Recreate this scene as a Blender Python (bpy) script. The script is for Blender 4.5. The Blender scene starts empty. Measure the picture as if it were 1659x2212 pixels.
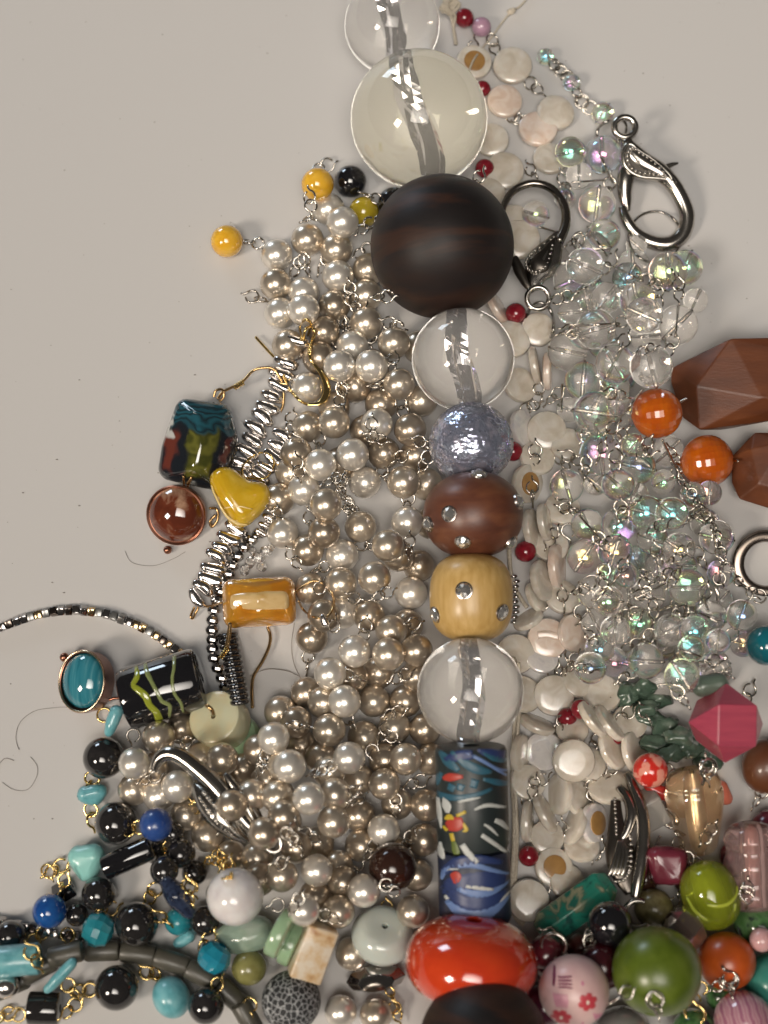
import bpy, bmesh, math, random
from math import sin, cos, pi, sqrt, radians, hypot, atan2
from mathutils import Vector, Matrix, noise
random.seed(7)

# ------------------------------------------------------------------ camera, world, lights
# modelling unit: 1 u = 1/11 mm ; K turns it into metres
K = 0.001/11
F = 3300.0; TILT = radians(18); CX, CY = 829.5, 1106.0
CR = Matrix.Rotation(TILT, 3, 'X')
CPOS = Vector((0, -F*sin(TILT), F*cos(TILT)))
sc = bpy.context.scene
col = sc.collection
cam = bpy.data.cameras.new('camera'); co = bpy.data.objects.new('camera', cam); col.objects.link(co)
co.location = CPOS*K; co.rotation_euler = (TILT, 0, 0)
cam.sensor_fit = 'VERTICAL'; cam.sensor_height = 36; cam.lens = 36*F/2212
cam.clip_start = 0.005; cam.clip_end = 50
cam.dof.use_dof = True; cam.dof.focus_distance = F*K*0.985; cam.dof.aperture_fstop = 15
sc.camera = co
sc.render.resolution_x, sc.render.resolution_y = 768, 1024
sc.view_settings.view_transform = 'Standard'; sc.view_settings.look = 'None'
sc.view_settings.exposure = 0.0; sc.view_settings.gamma = 1
sc.render.engine = 'CYCLES'
sc.cycles.max_bounces = 24; sc.cycles.transmission_bounces = 20; sc.cycles.glossy_bounces = 6
sc.cycles.diffuse_bounces = 4; sc.cycles.transparent_max_bounces = 16
sc.cycles.sample_clamp_indirect = 80; sc.cycles.blur_glossy = 0.8
w = bpy.data.worlds.new('World'); sc.world = w; w.use_nodes = True
bg = w.node_tree.nodes['Background']; bg.inputs[0].default_value = (1, .9, .8, 1); bg.inputs[1].default_value = 0.05

def lamp(name, dirv, dist, sx, sy, power, colr, aim=(0, 0, 0), spread=180):
    l = bpy.data.lights.new(name, 'AREA'); l.shape = 'RECTANGLE'; l.size = sx; l.size_y = sy
    l.energy = power; l.color = colr; l.spread = radians(spread)
    o = bpy.data.objects.new(name, l); col.objects.link(o)
    d = Vector(dirv).normalized(); o.location = d*dist; d = (o.location-Vector(aim)).normalized()
    o.rotation_euler = d.to_track_quat('Z', 'Y').to_euler()
    return o
lamp('table_lamp', (-.58, -.44, .62), 1.45, .24, .30, 10.2, (1, .875, .74))
lamp('ceiling_light', (.02, -.36, .90), 1.15, .60, .50, 1.22, (1, .92, .83), (.15, .24, 0), 56)
lamp('window_light', (-.50, .84, .26), 1.2, .30, .24, 2.6, (.72, .86, 1))

# ------------------------------------------------------------------ geometry helpers
def at(x, y, z=0.0):
    d = CR @ Vector((x-CX, -(y-CY), -F)); t = (z-CPOS.z)/d.z
    return CPOS + d*t
def sc_at(x, y, z):
    d = CR @ Vector((x-CX, -(y-CY), -F)); return (z-CPOS.z)/d.z

def mesh_from(verts, faces, smooth=True):
    me = bpy.data.meshes.new('m'); me.from_pydata([tuple(v) for v in verts], [], faces); me.update()
    if smooth: me.polygons.foreach_set('use_smooth', [True]*len(me.polygons))
    me.materials.append(None); return me
def from_bm(bm, smooth=True):
    bmesh.ops.recalc_face_normals(bm, faces=bm.faces)
    me = bpy.data.meshes.new('m'); bm.to_mesh(me); bm.free()
    if smooth: me.polygons.foreach_set('use_smooth', [True]*len(me.polygons))
    me.materials.append(None); return me
def lathe(prof, seg=32, closed=True):
    v, f = [], []; n = len(prof)
    for k in range(seg):
        a = 2*pi*k/seg
        for r, z in prof: v.append((r*cos(a), r*sin(a), z))
    m = n if closed else n-1
    for k in range(seg):
        for i in range(m):
            j = (i+1) % n; k2 = (k+1) % seg
            f.append((k*n+i, k2*n+i, k2*n+j, k*n+j))
    return v, f
def lathe_mesh(prof, seg=32, closed=True):
    v, f = lathe(prof, seg, closed); bm = bmesh.new()
    vs = [bm.verts.new(p) for p in v]
    for q in f:
        try: bm.faces.new([vs[i] for i in q])
        except ValueError: pass
    bmesh.ops.remove_doubles(bm, verts=bm.verts, dist=1e-5)
    me = from_bm(bm); me.set_sharp_from_angle(angle=radians(38)); return me
def bead_profile(hole=.12, kz=1.0, n=20, p=2.0):
    a0 = math.asin(hole); pr = []
    for i in range(n+1):
        a = a0+(pi-2*a0)*i/n; s, c = sin(a), cos(a)
        if p != 2: # superellipse
            q = (abs(s)**p+abs(c)**p)**(-1/p); s, c = s*q, c*q
        pr.append((s, kz*c))
    top, bot = pr[0], pr[-1]
    pr = [(top[0]*.8, top[1]*.97)] + pr + [(bot[0]*.8, bot[1]*.97)]
    for t in (.5, 0, -.5): pr.append((top[0]*.8, -t*top[1]*.97))
    return pr
_C = {}
def bead(hole=.12, kz=1.0, p=2.0, seg=32, n=20):
    key = ('b', hole, kz, p, seg)
    if key not in _C: _C[key] = lathe_mesh(bead_profile(hole, kz, n, p), seg)
    return _C[key]
def frames(pts, closed):
    n = len(pts); T = []
    for i in range(n):
        a = pts[(i-1) % n] if (closed or i > 0) else pts[i]
        b = pts[(i+1) % n] if (closed or i < n-1) else pts[i]
        t = (b-a); T.append(t.normalized() if t.length > 1e-9 else Vector((0, 0, 1)))
    up = Vector((0, 0, 1)) if abs(T[0].z) < .9 else Vector((1, 0, 0))
    N = [T[0].cross(up).normalized()]
    for i in range(1, n):
        v = N[-1]-T[i]*N[-1].dot(T[i]); N.append(v.normalized() if v.length > 1e-6 else N[-1])
    return T, N
def smooth_path(pts, sub=4, closed=False):
    P = [Vector(p) for p in pts]; n = len(P); out = []
    for i in range(n if closed else n-1):
        g = lambda k: P[k % n] if closed else P[max(0, min(n-1, k))]
        p0, p1, p2, p3 = g(i-1), g(i), g(i+1), g(i+2)
        for s in range(sub):
            t = s/sub
            out.append(.5*((2*p1)+(p2-p0)*t+(2*p0-5*p1+4*p2-p3)*t*t+(3*p1-p0-3*p2+p3)*t**3))
    if not closed: out.append(P[-1])
    return out
def tube_bm(bm, pts, rad, seg=8, closed=False, flat=1.0):
    pts = [Vector(p) for p in pts]; n = len(pts); T, N = frames(pts, closed)
    rf = rad if callable(rad) else (lambda i: rad)
    rings = []
    for i in range(n):
        B = T[i].cross(N[i]); r = rf(i)
        rings.append([bm.verts.new(pts[i]+N[i]*(r*cos(2*pi*k/seg))+B*(r*flat*sin(2*pi*k/seg))) for k in range(seg)])
    for i in range(n if closed else n-1):
        a, b = rings[i], rings[(i+1) % n]
        off = 0
        if closed and i == n-1:
            off = min(range(seg), key=lambda o: sum((a[k].co-b[(k+o) % seg].co).length for k in range(seg)))
        for k in range(seg):
            bm.faces.new((a[k], a[(k+1) % seg], b[(k+1+off) % seg], b[(k+off) % seg]))
    if not closed:
        bm.faces.new(rings[0]); bm.faces.new(rings[-1][::-1])
def tube(pts, rad, seg=8, closed=False, flat=1.0):
    bm = bmesh.new(); tube_bm(bm, pts, rad, seg, closed, flat); return from_bm(bm)
def vtube(ptsr, sub=4, seg=10, flat=1.0):
    """tube through (x,y,z,r) control points"""
    P = smooth_path([p[:3] for p in ptsr], sub); R = smooth_path([(p[3], 0, 0) for p in ptsr], sub)
    return tube(P, lambda i: max(.3, R[i].x), seg, False, flat)
def hull(points, smooth=False, bevel=0, bseg=2, sub=0):
    bm = bmesh.new()
    for p in points: bm.verts.new(p)
    r = bmesh.ops.convex_hull(bm, input=bm.verts)
    bmesh.ops.delete(bm, geom=[g for g in r['geom_interior'] if isinstance(g, bmesh.types.BMVert)], context='VERTS')
    bmesh.ops.dissolve_limit(bm, angle_limit=.02, verts=bm.verts, edges=bm.edges)
    if bevel: bmesh.ops.bevel(bm, geom=list(bm.edges)+list(bm.verts), offset=bevel, segments=bseg, affect='EDGES', profile=.5)
    me = from_bm(bm, smooth)
    if smooth: me.set_sharp_from_angle(angle=radians(38))
    return me
def blob(balls, n=14, dent=0.0, seed=0, freq=.03):
    """smooth pebble: hull round several balls (x,y,z,r)"""
    pts = []
    for x, y, z, r in balls:
        for i in range(n):
            a = pi*(i+.5)/n
            for k in range(2*n):
                b = pi*k/n; pts.append(Vector((x+r*sin(a)*cos(b), y+r*sin(a)*sin(b), z+r*cos(a))))
    bm = bmesh.new()
    for p in pts: bm.verts.new(p)
    r = bmesh.ops.convex_hull(bm, input=bm.verts)
    bmesh.ops.delete(bm, geom=[g for g in r['geom_interior'] if isinstance(g, bmesh.types.BMVert)], context='VERTS')
    bmesh.ops.triangulate(bm, faces=bm.faces)
    bmesh.ops.subdivide_edges(bm, edges=[e for e in bm.edges if e.calc_length() > 8], cuts=2)
    for _ in range(3): bmesh.ops.smooth_vert(bm, verts=bm.verts, factor=.5, use_axis_x=True, use_axis_y=True, use_axis_z=True)
    if dent:
        bm.normal_update(); o = Vector((seed*31.7, seed*17.3, 5))
        for v in bm.verts: v.co += v.normal*dent*noise.noise(v.co*freq+o)
    return from_bm(bm)
def rbox(a, b, c, bev, seg=4):
    return hull([(sx*a, sy*b, sz*c) for sx in (-1, 1) for sy in (-1, 1) for sz in (-1, 1)], True, bev, seg)
def ring_mesh(R, r, gap=0.0, seg=28, ts=8, kx=1.0):
    n = seg; a0 = gap/2
    if gap:
        pts = [Vector((R*kx*cos(a0+(2*pi-gap)*i/n), R*sin(a0+(2*pi-gap)*i/n), (i/n-.5)*r*1.2)) for i in range(n+1)]
        return tube(pts, r, ts)
    return tube([Vector((R*kx*cos(2*pi*i/n), R*sin(2*pi*i/n), 0)) for i in range(n)], r, ts, True)
def trails(f, lines, lift=1.2, sub=4):
    """raised ribbons on a surface f(x,y)->(point, normal); lines = [[(x,y,halfwidth),...],...]"""
    bm = bmesh.new()
    for ln in lines:
        P = smooth_path([(a, b, 0) for a, b, _ in ln], sub); R = smooth_path([(c, 0, 0) for _, _, c in ln], sub)
        prev = None
        for i, p in enumerate(P):
            q0 = P[max(0, i-1)]; q1 = P[min(len(P)-1, i+1)]; t = (q1-q0).normalized(); s = Vector((-t.y, t.x, 0)); h = max(.2, R[i].x)
            ring = []
            for o, l in ((-1, -1.5), (-.8, .7), (-.35, 1), (.35, 1), (.8, .7), (1, -1.5)):
                pt, nn = f(p.x+s.x*h*o, p.y+s.y*h*o); ring.append(bm.verts.new(pt+nn*lift*l))
            if prev:
                for k in range(5): bm.faces.new((prev[k], prev[k+1], ring[k+1], ring[k]))
            else: bm.faces.new(ring)
            prev = ring
        bm.faces.new(prev[::-1])
    return from_bm(bm)
def ell(a, b, c):
    def f(x, y):
        q = 1-(x/a)**2-(y/b)**2
        if q < .0004:
            s = sqrt((x/a)**2+(y/b)**2)/.9998; x, y = x/s, y/s; q = .0004
        z = c*sqrt(q); n = Vector((x/a**2, y/b**2, z/c**2)).normalized(); return Vector((x, y, z)), n
    return f
def cylf(R):   # cylinder along local y
    def f(x, y):
        x = max(-R*.998, min(R*.998, x)); z = sqrt(R*R-x*x); return Vector((x, y, z)), Vector((x/R, 0, z/R))
    return f

# ------------------------------------------------------------------ materials
_M = {}
def P(name, base, rough=.3, metal=0, trans=0, coat=0, ior=1.5, film=0, film_ior=1.33, sss=0, base2=None, scale=3, lo=.35, hi=.65,
      distort=0, detail=4, kind='noise', bump=0, bscale=30, rnd=0, aniso=(1, 1, 1), crough=.03, spec=.5):
    if name in _M: return _M[name]
    m = bpy.data.materials.new(name); m.use_nodes = True; nt = m.node_tree; N = nt.nodes; L = nt.links; b = N['Principled BSDF']
    I = b.inputs
    c4 = lambda c: (c[0], c[1], c[2], 1)
    I['Base Color'].default_value = c4(base); I['Roughness'].default_value = rough; I['Metallic'].default_value = metal
    I['Transmission Weight'].default_value = trans; I['Coat Weight'].default_value = coat; I['Coat Roughness'].default_value = crough
    I['IOR'].default_value = ior; I['Specular IOR Level'].default_value = spec
    if sss:
        I['Subsurface Weight'].default_value = sss; I['Subsurface Scale'].default_value = .0015; I['Subsurface Radius'].default_value = (1, .6, .4)
    tc = N.new('ShaderNodeTexCoord'); mp = N.new('ShaderNodeMapping'); L.new(tc.outputs['Object'], mp.inputs[0]); mp.inputs['Scale'].default_value = aniso
    oi = N.new('ShaderNodeObjectInfo')
    vo = N.new('ShaderNodeVectorMath'); vo.operation = 'MULTIPLY_ADD'
    L.new(oi.outputs['Random'], vo.inputs[0]); vo.inputs[1].default_value = (37, 53, 71); L.new(mp.outputs[0], vo.inputs[2])
    colout = None
    if base2 is not None:
        if kind == 'noise':
            t = N.new('ShaderNodeTexNoise'); t.inputs['Detail'].default_value = detail; t.inputs['Distortion'].default_value = distort; out = t.outputs[0]
        elif kind == 'wave':
            t = N.new('ShaderNodeTexWave'); t.inputs['Distortion'].default_value = distort; t.inputs['Detail'].default_value = detail; out = t.outputs[1]
        else:
            t = N.new('ShaderNodeTexVoronoi'); t.feature = 'DISTANCE_TO_EDGE'; out = t.outputs['Distance']
        t.inputs['Scale'].default_value = scale
        L.new(vo.outputs[0], t.inputs['Vector'])
        r = N.new('ShaderNodeValToRGB'); L.new(out, r.inputs[0])
        r.color_ramp.elements[0].position = lo; r.color_ramp.elements[1].position = hi
        cols = base2 if isinstance(base2[0], (tuple, list)) else [base2]
        r.color_ramp.elements[0].color = c4(base); r.color_ramp.elements[1].color = c4(cols[-1])
        for i, c in enumerate(cols[:-1]):
            e = r.color_ramp.elements.new(lo+(hi-lo)*(i+1)/len(cols)); e.color = c4(c)
        colout = r.outputs[0]
    if rnd:
        h = N.new('ShaderNodeHueSaturation'); mr = N.new('ShaderNodeMapRange'); L.new(oi.outputs['Random'], mr.inputs[0])
        mr.inputs[3].default_value = 1-rnd; mr.inputs[4].default_value = 1+rnd*.6; L.new(mr.outputs[0], h.inputs['Value'])
        if colout: L.new(colout, h.inputs['Color'])
        else: h.inputs['Color'].default_value = c4(base)
        colout = h.outputs[0]
    if colout: L.new(colout, I['Base Color'])
    if film:
        t = N.new('ShaderNodeTexNoise'); t.inputs['Scale'].default_value = 1.3; t.inputs['Detail'].default_value = 1; L.new(vo.outputs[0], t.inputs['Vector'])
        mr = N.new('ShaderNodeMapRange'); L.new(t.outputs[0], mr.inputs[0]); mr.inputs[1].default_value = .3; mr.inputs[2].default_value = .7
        mr.inputs[3].default_value = film*.55; mr.inputs[4].default_value = film*1.5; L.new(mr.outputs[0], I['Thin Film Thickness']); I['Thin Film IOR'].default_value = film_ior
    if bump:
        t = N.new('ShaderNodeTexNoise'); t.inputs['Scale'].default_value = bscale; t.inputs['Detail'].default_value = 5; L.new(vo.outputs[0], t.inputs['Vector'])
        bn = N.new('ShaderNodeBump'); bn.inputs['Strength'].default_value = bump; bn.inputs['Distance'].default_value = .0004
        L.new(t.outputs[0], bn.inputs['Height']); L.new(bn.outputs[0], I['Normal'])
    _M[name] = m; return m
# object coordinates of unit beads run -1..1; of px-modelled shapes -100..100 (scale accordingly)
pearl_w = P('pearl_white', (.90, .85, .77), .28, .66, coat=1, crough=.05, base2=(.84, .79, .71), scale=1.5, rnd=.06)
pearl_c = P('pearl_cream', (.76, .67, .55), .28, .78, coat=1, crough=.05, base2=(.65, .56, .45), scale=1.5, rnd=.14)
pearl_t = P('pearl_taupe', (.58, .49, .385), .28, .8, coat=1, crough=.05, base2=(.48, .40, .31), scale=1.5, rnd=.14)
silver = P('silver_wire', (.62, .58, .52), .16, 1)
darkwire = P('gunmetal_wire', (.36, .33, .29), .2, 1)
gold = P('gold_wire', (.83, .61, .25), .16, 1)
brass = P('brass_wire', (.58, .38, .18), .22, 1)
copper = P('copper_bezel', (.42, .2, .13), .28, 1, base2=(.3, .13, .09), scale=2)
steel = P('clasp_metal', (.56, .53, .49), .17, 1, base2=(.42, .395, .36), scale=.02)
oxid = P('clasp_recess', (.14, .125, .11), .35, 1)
chrome = P('silver_nugget', (.84, .81, .79), .17, 1, rnd=.10)
hemat = P('hematite', (.018, .017, .018), .07, .25, coat=1, spec=.6, base2=(.03, .028, .028), scale=2)
blackgl = P('black_glass', (.008, .008, .01), .06, coat=1)
clearg = P('clear_glass', (.992, .97, .94), .02, trans=.88, ior=1.45)
abglass = P('iridescent_glass', (.97, .945, .915), .07, trans=.94, ior=1.46, film=480, film_ior=2.7)
def coated(name, glass):
    m = glass.copy(); m.name = name; nt = m.node_tree; N = nt.nodes; L = nt.links
    b = N['Principled BSDF']; out = [n for n in N if n.type == 'OUTPUT_MATERIAL'][0]
    tc = N.new('ShaderNodeTexCoord'); oi = N.new('ShaderNodeObjectInfo'); vo = N.new('ShaderNodeVectorMath'); vo.operation = 'MULTIPLY_ADD'
    L.new(oi.outputs['Random'], vo.inputs[0]); vo.inputs[1].default_value = (91, 17, 43); L.new(tc.outputs['Object'], vo.inputs[2])
    t = N.new('ShaderNodeTexNoise'); t.inputs['Scale'].default_value = .9; t.inputs['Detail'].default_value = 0; L.new(vo.outputs[0], t.inputs['Vector'])
    mk = N.new('ShaderNodeMapRange'); L.new(t.outputs[0], mk.inputs[0]); mk.inputs[1].default_value = .50; mk.inputs[2].default_value = .56; mk.inputs[4].default_value = .38
    lw = N.new('ShaderNodeLayerWeight'); lw.inputs[0].default_value = .4
    ad = N.new('ShaderNodeMath'); ad.operation = 'MULTIPLY_ADD'; L.new(lw.outputs['Facing'], ad.inputs[0]); ad.inputs[1].default_value = 1.2; L.new(oi.outputs['Random'], ad.inputs[2])
    fr = N.new('ShaderNodeMath'); fr.operation = 'FRACT'; L.new(ad.outputs[0], fr.inputs[0])
    rp = N.new('ShaderNodeValToRGB'); L.new(fr.outputs[0], rp.inputs[0]); cr = rp.color_ramp
    cs = [(0, (.15, .8, .95)), (.2, (.35, .95, .6)), (.4, (1, .95, .3)), (.6, (.95, .4, .45)), (.8, (.45, .3, .95)), (1, (.15, .8, .95))]
    cr.elements[0].color = (*cs[0][1], 1); cr.elements[1].color = (*cs[-1][1], 1)
    for p_, c_ in cs[1:-1]: e = cr.elements.new(p_); e.color = (*c_, 1)
    g = N.new('ShaderNodeBsdfGlossy'); g.inputs['Roughness'].default_value = .13; L.new(rp.outputs[0], g.inputs['Color'])
    mx = N.new('ShaderNodeMixShader'); L.new(mk.outputs[0], mx.inputs[0]); L.new(b.outputs[0], mx.inputs[1]); L.new(g.outputs[0], mx.inputs[2]); L.new(mx.outputs[0], out.inputs[0])
    return m
abglass = coated('coated_glass', clearg)
acryl = P('clear_acrylic', (.995, .98, .955), .01, trans=.86, ior=1.45)
acryl_y = P('cloudy_acrylic', (.985, .965, .88), .01, trans=.82, ior=1.45, base2=[(.985, .965, .88), (.82, .78, .48)], scale=1.6, lo=.56, hi=.72, distort=1.2)
bore = P('bore_glint', (.82, .81, .84), .10, 1)  # mirror metal that imitates the silvery reflections along the bore
wood_dk = P('dark_wood', (.010, .008, .008), .5, spec=.35, base2=[(.012, .009, .009), (.036, .016, .010), (.014, .010, .010), (.020, .011, .009)], scale=.9, lo=.34, hi=.68, aniso=(.4, .4, 2.0), distort=.5, bump=.06, bscale=14)
wood_br = P('brown_wood', (.085, .028, .016), .40, base2=[(.115, .038, .02), (.16, .058, .027)], scale=1.5, lo=.3, hi=.7, aniso=(1, 1, 3), coat=.15, crough=.3, distort=.6, bump=.05, bscale=16)
wood_cr = P('cream_wood', (.46, .28, .085), .36, base2=[(.53, .34, .115), (.60, .40, .16)], scale=2.2, lo=.3, hi=.7, aniso=(3, 3, .6), coat=.2, crough=.2, bump=.05, bscale=20)
wood_fc = P('faceted_wood', (.085, .026, .010), .42, base2=[(.115, .034, .012), (.155, .048, .016)], scale=.015, lo=.3, hi=.7, aniso=(.5, 2, 2), coat=.08, crough=.4, bump=.08, bscale=.12)
rhin = P('rhinestone', (.95, .94, .92), .04, .9)
rset = P('rhinestone_foil', (.55, .52, .5), .25, 1)
foilb = P('foil_bead', (.50, .53, .68), .2, .75, coat=.3, film=420, film_ior=1.8, base2=[(.40, .44, .58), (.74, .72, .88)], scale=4, lo=.3, hi=.7)
redgl = P('red_gloss', (.56, .036, .010), .12, coat=1, base2=(.63, .055, .012), scale=1.5, sss=.15)
shellm = P('mother_of_pearl', (.66, .58, .47), .2, trans=.10, coat=.9, crough=.08, base2=[(.76, .69, .59), (.84, .79, .71)], scale=1.2, lo=.3, hi=.7, distort=1, rnd=.10, sss=.15)
shellp = P('pink_shell', (.72, .55, .44), .2, coat=.9, crough=.08, base2=[(.80, .66, .56), (.84, .74, .66)], scale=1.5, lo=.3, hi=.7, distort=1, sss=.15)
shelli = P('bright_nacre', (.86, .82, .79), .15, .2, coat=1, film=380, film_ior=1.7, base2=[(.90, .86, .83), (.76, .73, .74)], scale=1.3, distort=1.5)
ambc = P('amber_core', (.46, .26, .09), .3, coat=.5, base2=(.36, .19, .06), scale=1.5)
redb = P('garnet_red', (.20, .008, .018), .12, coat=.6, base2=(.27, .018, .03), scale=1.6)
lilac = P('lilac_glass', (.56, .34, .46), .14, trans=.25, coat=.5)
yellow = P('yellow_glaze', (.76, .40, .022), .12, coat=1, base2=(.80, .47, .05), scale=1.6)
olive = P('olive_glaze', (.45, .33, .02), .14, coat=1, base2=(.52, .40, .03), scale=1.6)
turq = P('turquoise', (.11, .36, .40), .3, coat=.4, crough=.15, base2=[(.16, .45, .50), (.22, .50, .54)], scale=1.8, rnd=.08, bump=.06, bscale=8)
turq_l = P('pale_turquoise', (.27, .62, .59), .3, coat=.35, crough=.15, base2=[(.30, .66, .62), (.02, .04, .04)], scale=2.6, lo=.55, hi=.80, detail=8)
teal = P('teal_stone', (.015, .20, .25), .24, coat=.4, base2=(.03, .26, .31), scale=2)
lapis = P('lapis', (.015, .05, .22), .28, coat=.4, base2=[(.025, .075, .27), (.11, .16, .32)], scale=2.6, lo=.35, hi=.8, detail=8)
whitest = P('white_stone', (.80, .78, .77), .16, coat=.8, base2=(.62, .57, .58), scale=1.4, lo=.4, hi=.75, sss=.15)
jade = P('cloudy_jade', (.36, .46, .38), .25, coat=.5, base2=[(.42, .50, .42), (.50, .56, .50)], scale=1.6, sss=.2)
jadeg = P('green_jade', (.22, .38, .22), .22, coat=.5, base2=[(.30, .46, .28), (.42, .55, .36)], scale=2, sss=.2)
jadep = P('pale_jade', (.50, .56, .52), .2, coat=.7, base2=(.58, .63, .58), scale=1.5, sss=.25)
jadey = P('honey_jade', (.58, .56, .38), .28, coat=.4, base2=[(.62, .55, .34), (.62, .42, .20)], scale=1.1, lo=.35, hi=.7, sss=.25)
agslab = P('cream_agate', (.70, .62, .50), .3, coat=.3, base2=[(.62, .45, .26), (.38, .17, .05)], scale=.03, lo=.42, hi=.75, detail=6)
olst = P('olive_stone', (.20, .19, .06), .25, coat=.4, base2=(.26, .25, .09), scale=2, sss=.1)
lava = P('crackled_stone', (.55, .57, .58), .6, kind='voronoi', base2=[(.06, .065, .07), (.02, .022, .025)], scale=5.2, lo=.015, hi=.12, bump=.5, bscale=9)
greytube = P('grey_tube', (.075, .07, .058), .4, trans=.15, base2=(.11, .105, .08), scale=1.2, coat=.25, crough=.3)
agate = P('orange_agate', (.44, .075, .004), .16, trans=.08, coat=.6, base2=(.54, .12, .006), scale=1.4, sss=.2)
avent = P('aventurine', (.07, .12, .085), .22, trans=.3, coat=.5, crough=.1, base2=[(.11, .17, .125), (.24, .30, .24)], scale=.03, lo=.35, hi=.75)
pinkw = P('pink_painted_wood', (.35, .045, .085), .34, coat=.3, crough=.2, base2=(.42, .06, .10), scale=.03, bump=.12, bscale=.5, aniso=(.3, 3, 1))
coral = P('coral_red', (.62, .03, .02), .16, coat=.8, base2=[(.66, .045, .03), (.80, .32, .24)], scale=1.3, lo=.48, hi=.56)
amberg = P('amber_glass', (.95, .76, .55), .04, trans=.96, ior=1.48, film=350, film_ior=1.6)
amberd = P('honey_amber', (.66, .27, .02), .06, trans=.5, ior=1.5, coat=1, base2=(.80, .42, .05), scale=.02)
cream_in = P('shell_inlay', (.66, .47, .22), .12, coat=1, base2=[(.58, .38, .14), (.46, .19, .04)], scale=.035, lo=.45, hi=.85)
limeg = P('lime_glass', (.50, .58, .05), .05, trans=.7, ior=1.5)
limetr = P('lime_trail', (.48, .55, .06), .2, coat=.6)
magst = P('magenta_stone', (.12, .016, .03), .25, coat=.5, base2=(.17, .025, .045), scale=.03)
pinkgl = P('pink_lampwork', (.72, .50, .48), .05, trans=.8, ior=1.5, film=300, film_ior=1.5)
greenw = P('green_wood', (.065, .10, .006), .34, coat=.3, crough=.25, base2=[(.088, .13, .009), (.115, .16, .018)], scale=1.6, bump=.04, bscale=9)
orngb = P('orange_wood', (.42, .065, .008), .34, coat=.3, crough=.2, base2=(.50, .09, .012), scale=1.6)
floral = P('floral_clay', (.66, .42, .42), .35, coat=.2, crough=.2, base2=(.72, .50, .48), scale=1.4)
florr = P('floral_red', (.52, .05, .07), .4); florp = P('floral_pink', (.60, .16, .30), .4); florw = P('floral_white', (.85, .78, .68), .4); florm = P('floral_plum', (.17, .02, .07), .4)
varis = P('variscite', (.012, .07, .06), .25, coat=.6, base2=[(.02, .17, .125), (.02, .20, .145), (.05, .14, .10), (.27, .26, .165), (.02, .13, .10)], scale=.019, lo=.36, hi=.64, detail=8, distort=.4)
brownc = P('carved_brown', (.09, .03, .012), .4, coat=.3, base2=(.2, .07, .025), scale=.05, bump=.4, bscale=.1)
brownb = P('dark_brown_glass', (.03, .012, .008), .15, coat=.8)
swirl = P('pink_swirl_glass', (.44, .22, .27), .15, coat=.8, kind='wave', base2=[(.56, .36, .38), (.34, .13, .20)], scale=1.2, distort=5, lo=.2, hi=.8)
mosaic = P('green_mosaic_glass', (.03, .07, .03), .15, coat=.8, base2=[(.06, .16, .05), (.10, .20, .08), (.015, .015, .03)], scale=2, lo=.35, hi=.7)
tealsw = P('teal_wood', (.04, .22, .18), .3, coat=.3)
greyp = P('grey_pearl', (.42, .42, .40), .22, .5, coat=.8)
clayd = P('black_clay', (.014, .02, .022), .42, coat=.12, crough=.25, base2=(.02, .03, .03), scale=.02)
clayb = P('blue_clay', (.022, .04, .13), .4); claylb = P('light_blue_clay', (.13, .21, .42), .4)
clayt = P('teal_clay', (.025, .10, .15), .4); clayw = P('white_clay', (.50, .52, .50), .4); clayr = P('red_clay', (.42, .045, .03), .4); clayy = P('yellow_clay', (.52, .38, .03), .4); clayg = P('grass_clay', (.11, .15, .03), .4)
lamp_tr = P('green_trail', (.27, .31, .03), .16, coat=.8); lamp_tr2 = P('sage_trail', (.20, .24, .09), .16, coat=.8)
block = P('swirled_glass', (.006, .012, .018), .1, coat=1, kind='noise', base2=[(.010, .03, .04), (.012, .06, .08), (.012, .015, .02), (.15, .035, .025), (.02, .015, .02), (.35, .35, .33)], scale=.010, lo=.33, hi=.75, distort=1.6, detail=2)
blockg = P('olive_glass', (.10, .10, .012), .1, coat=1, base2=[(.15, .15, .02), (.045, .06, .02)], scale=.03, distort=3, detail=2)
blockt = P('teal_glass', (.02, .10, .14), .1, coat=1, base2=[(.01, .03, .045), (.04, .16, .2)], scale=.06, distort=1, aniso=(.3, 2, 1))
browncab = P('brown_agate', (.10, .022, .010), .08, coat=1, base2=[(.14, .032, .014), (.42, .26, .17)], scale=.016, lo=.42, hi=.66, distort=.6)
turqcab = P('banded_turquoise', (.012, .12, .165), .1, coat=1, kind='wave', base2=[(.03, .22, .28), (.10, .32, .37)], scale=.013, distort=3.5, detail=3, lo=.1, hi=.9, aniso=(1, .12, 1))
cord = P('linen_cord', (.60, .54, .44), .7, base2=(.48, .42, .33), scale=.2)
hairm = P('hair_fibre', (.26, .23, .21), .5)
yelnug = P('yellow_nugget', (.62, .37, .012), .14, coat=1, base2=[(.66, .42, .02), (.74, .50, .06)], scale=.02, trans=.08, sss=.15)
yelvein = P('pale_vein', (.80, .62, .26), .25, coat=.8)
tabm = P('table_laminate', (.595, .585, .575), .42, spec=.35, base2=(.57, .558, .545), scale=14, lo=.3, hi=.7, detail=6)

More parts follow.
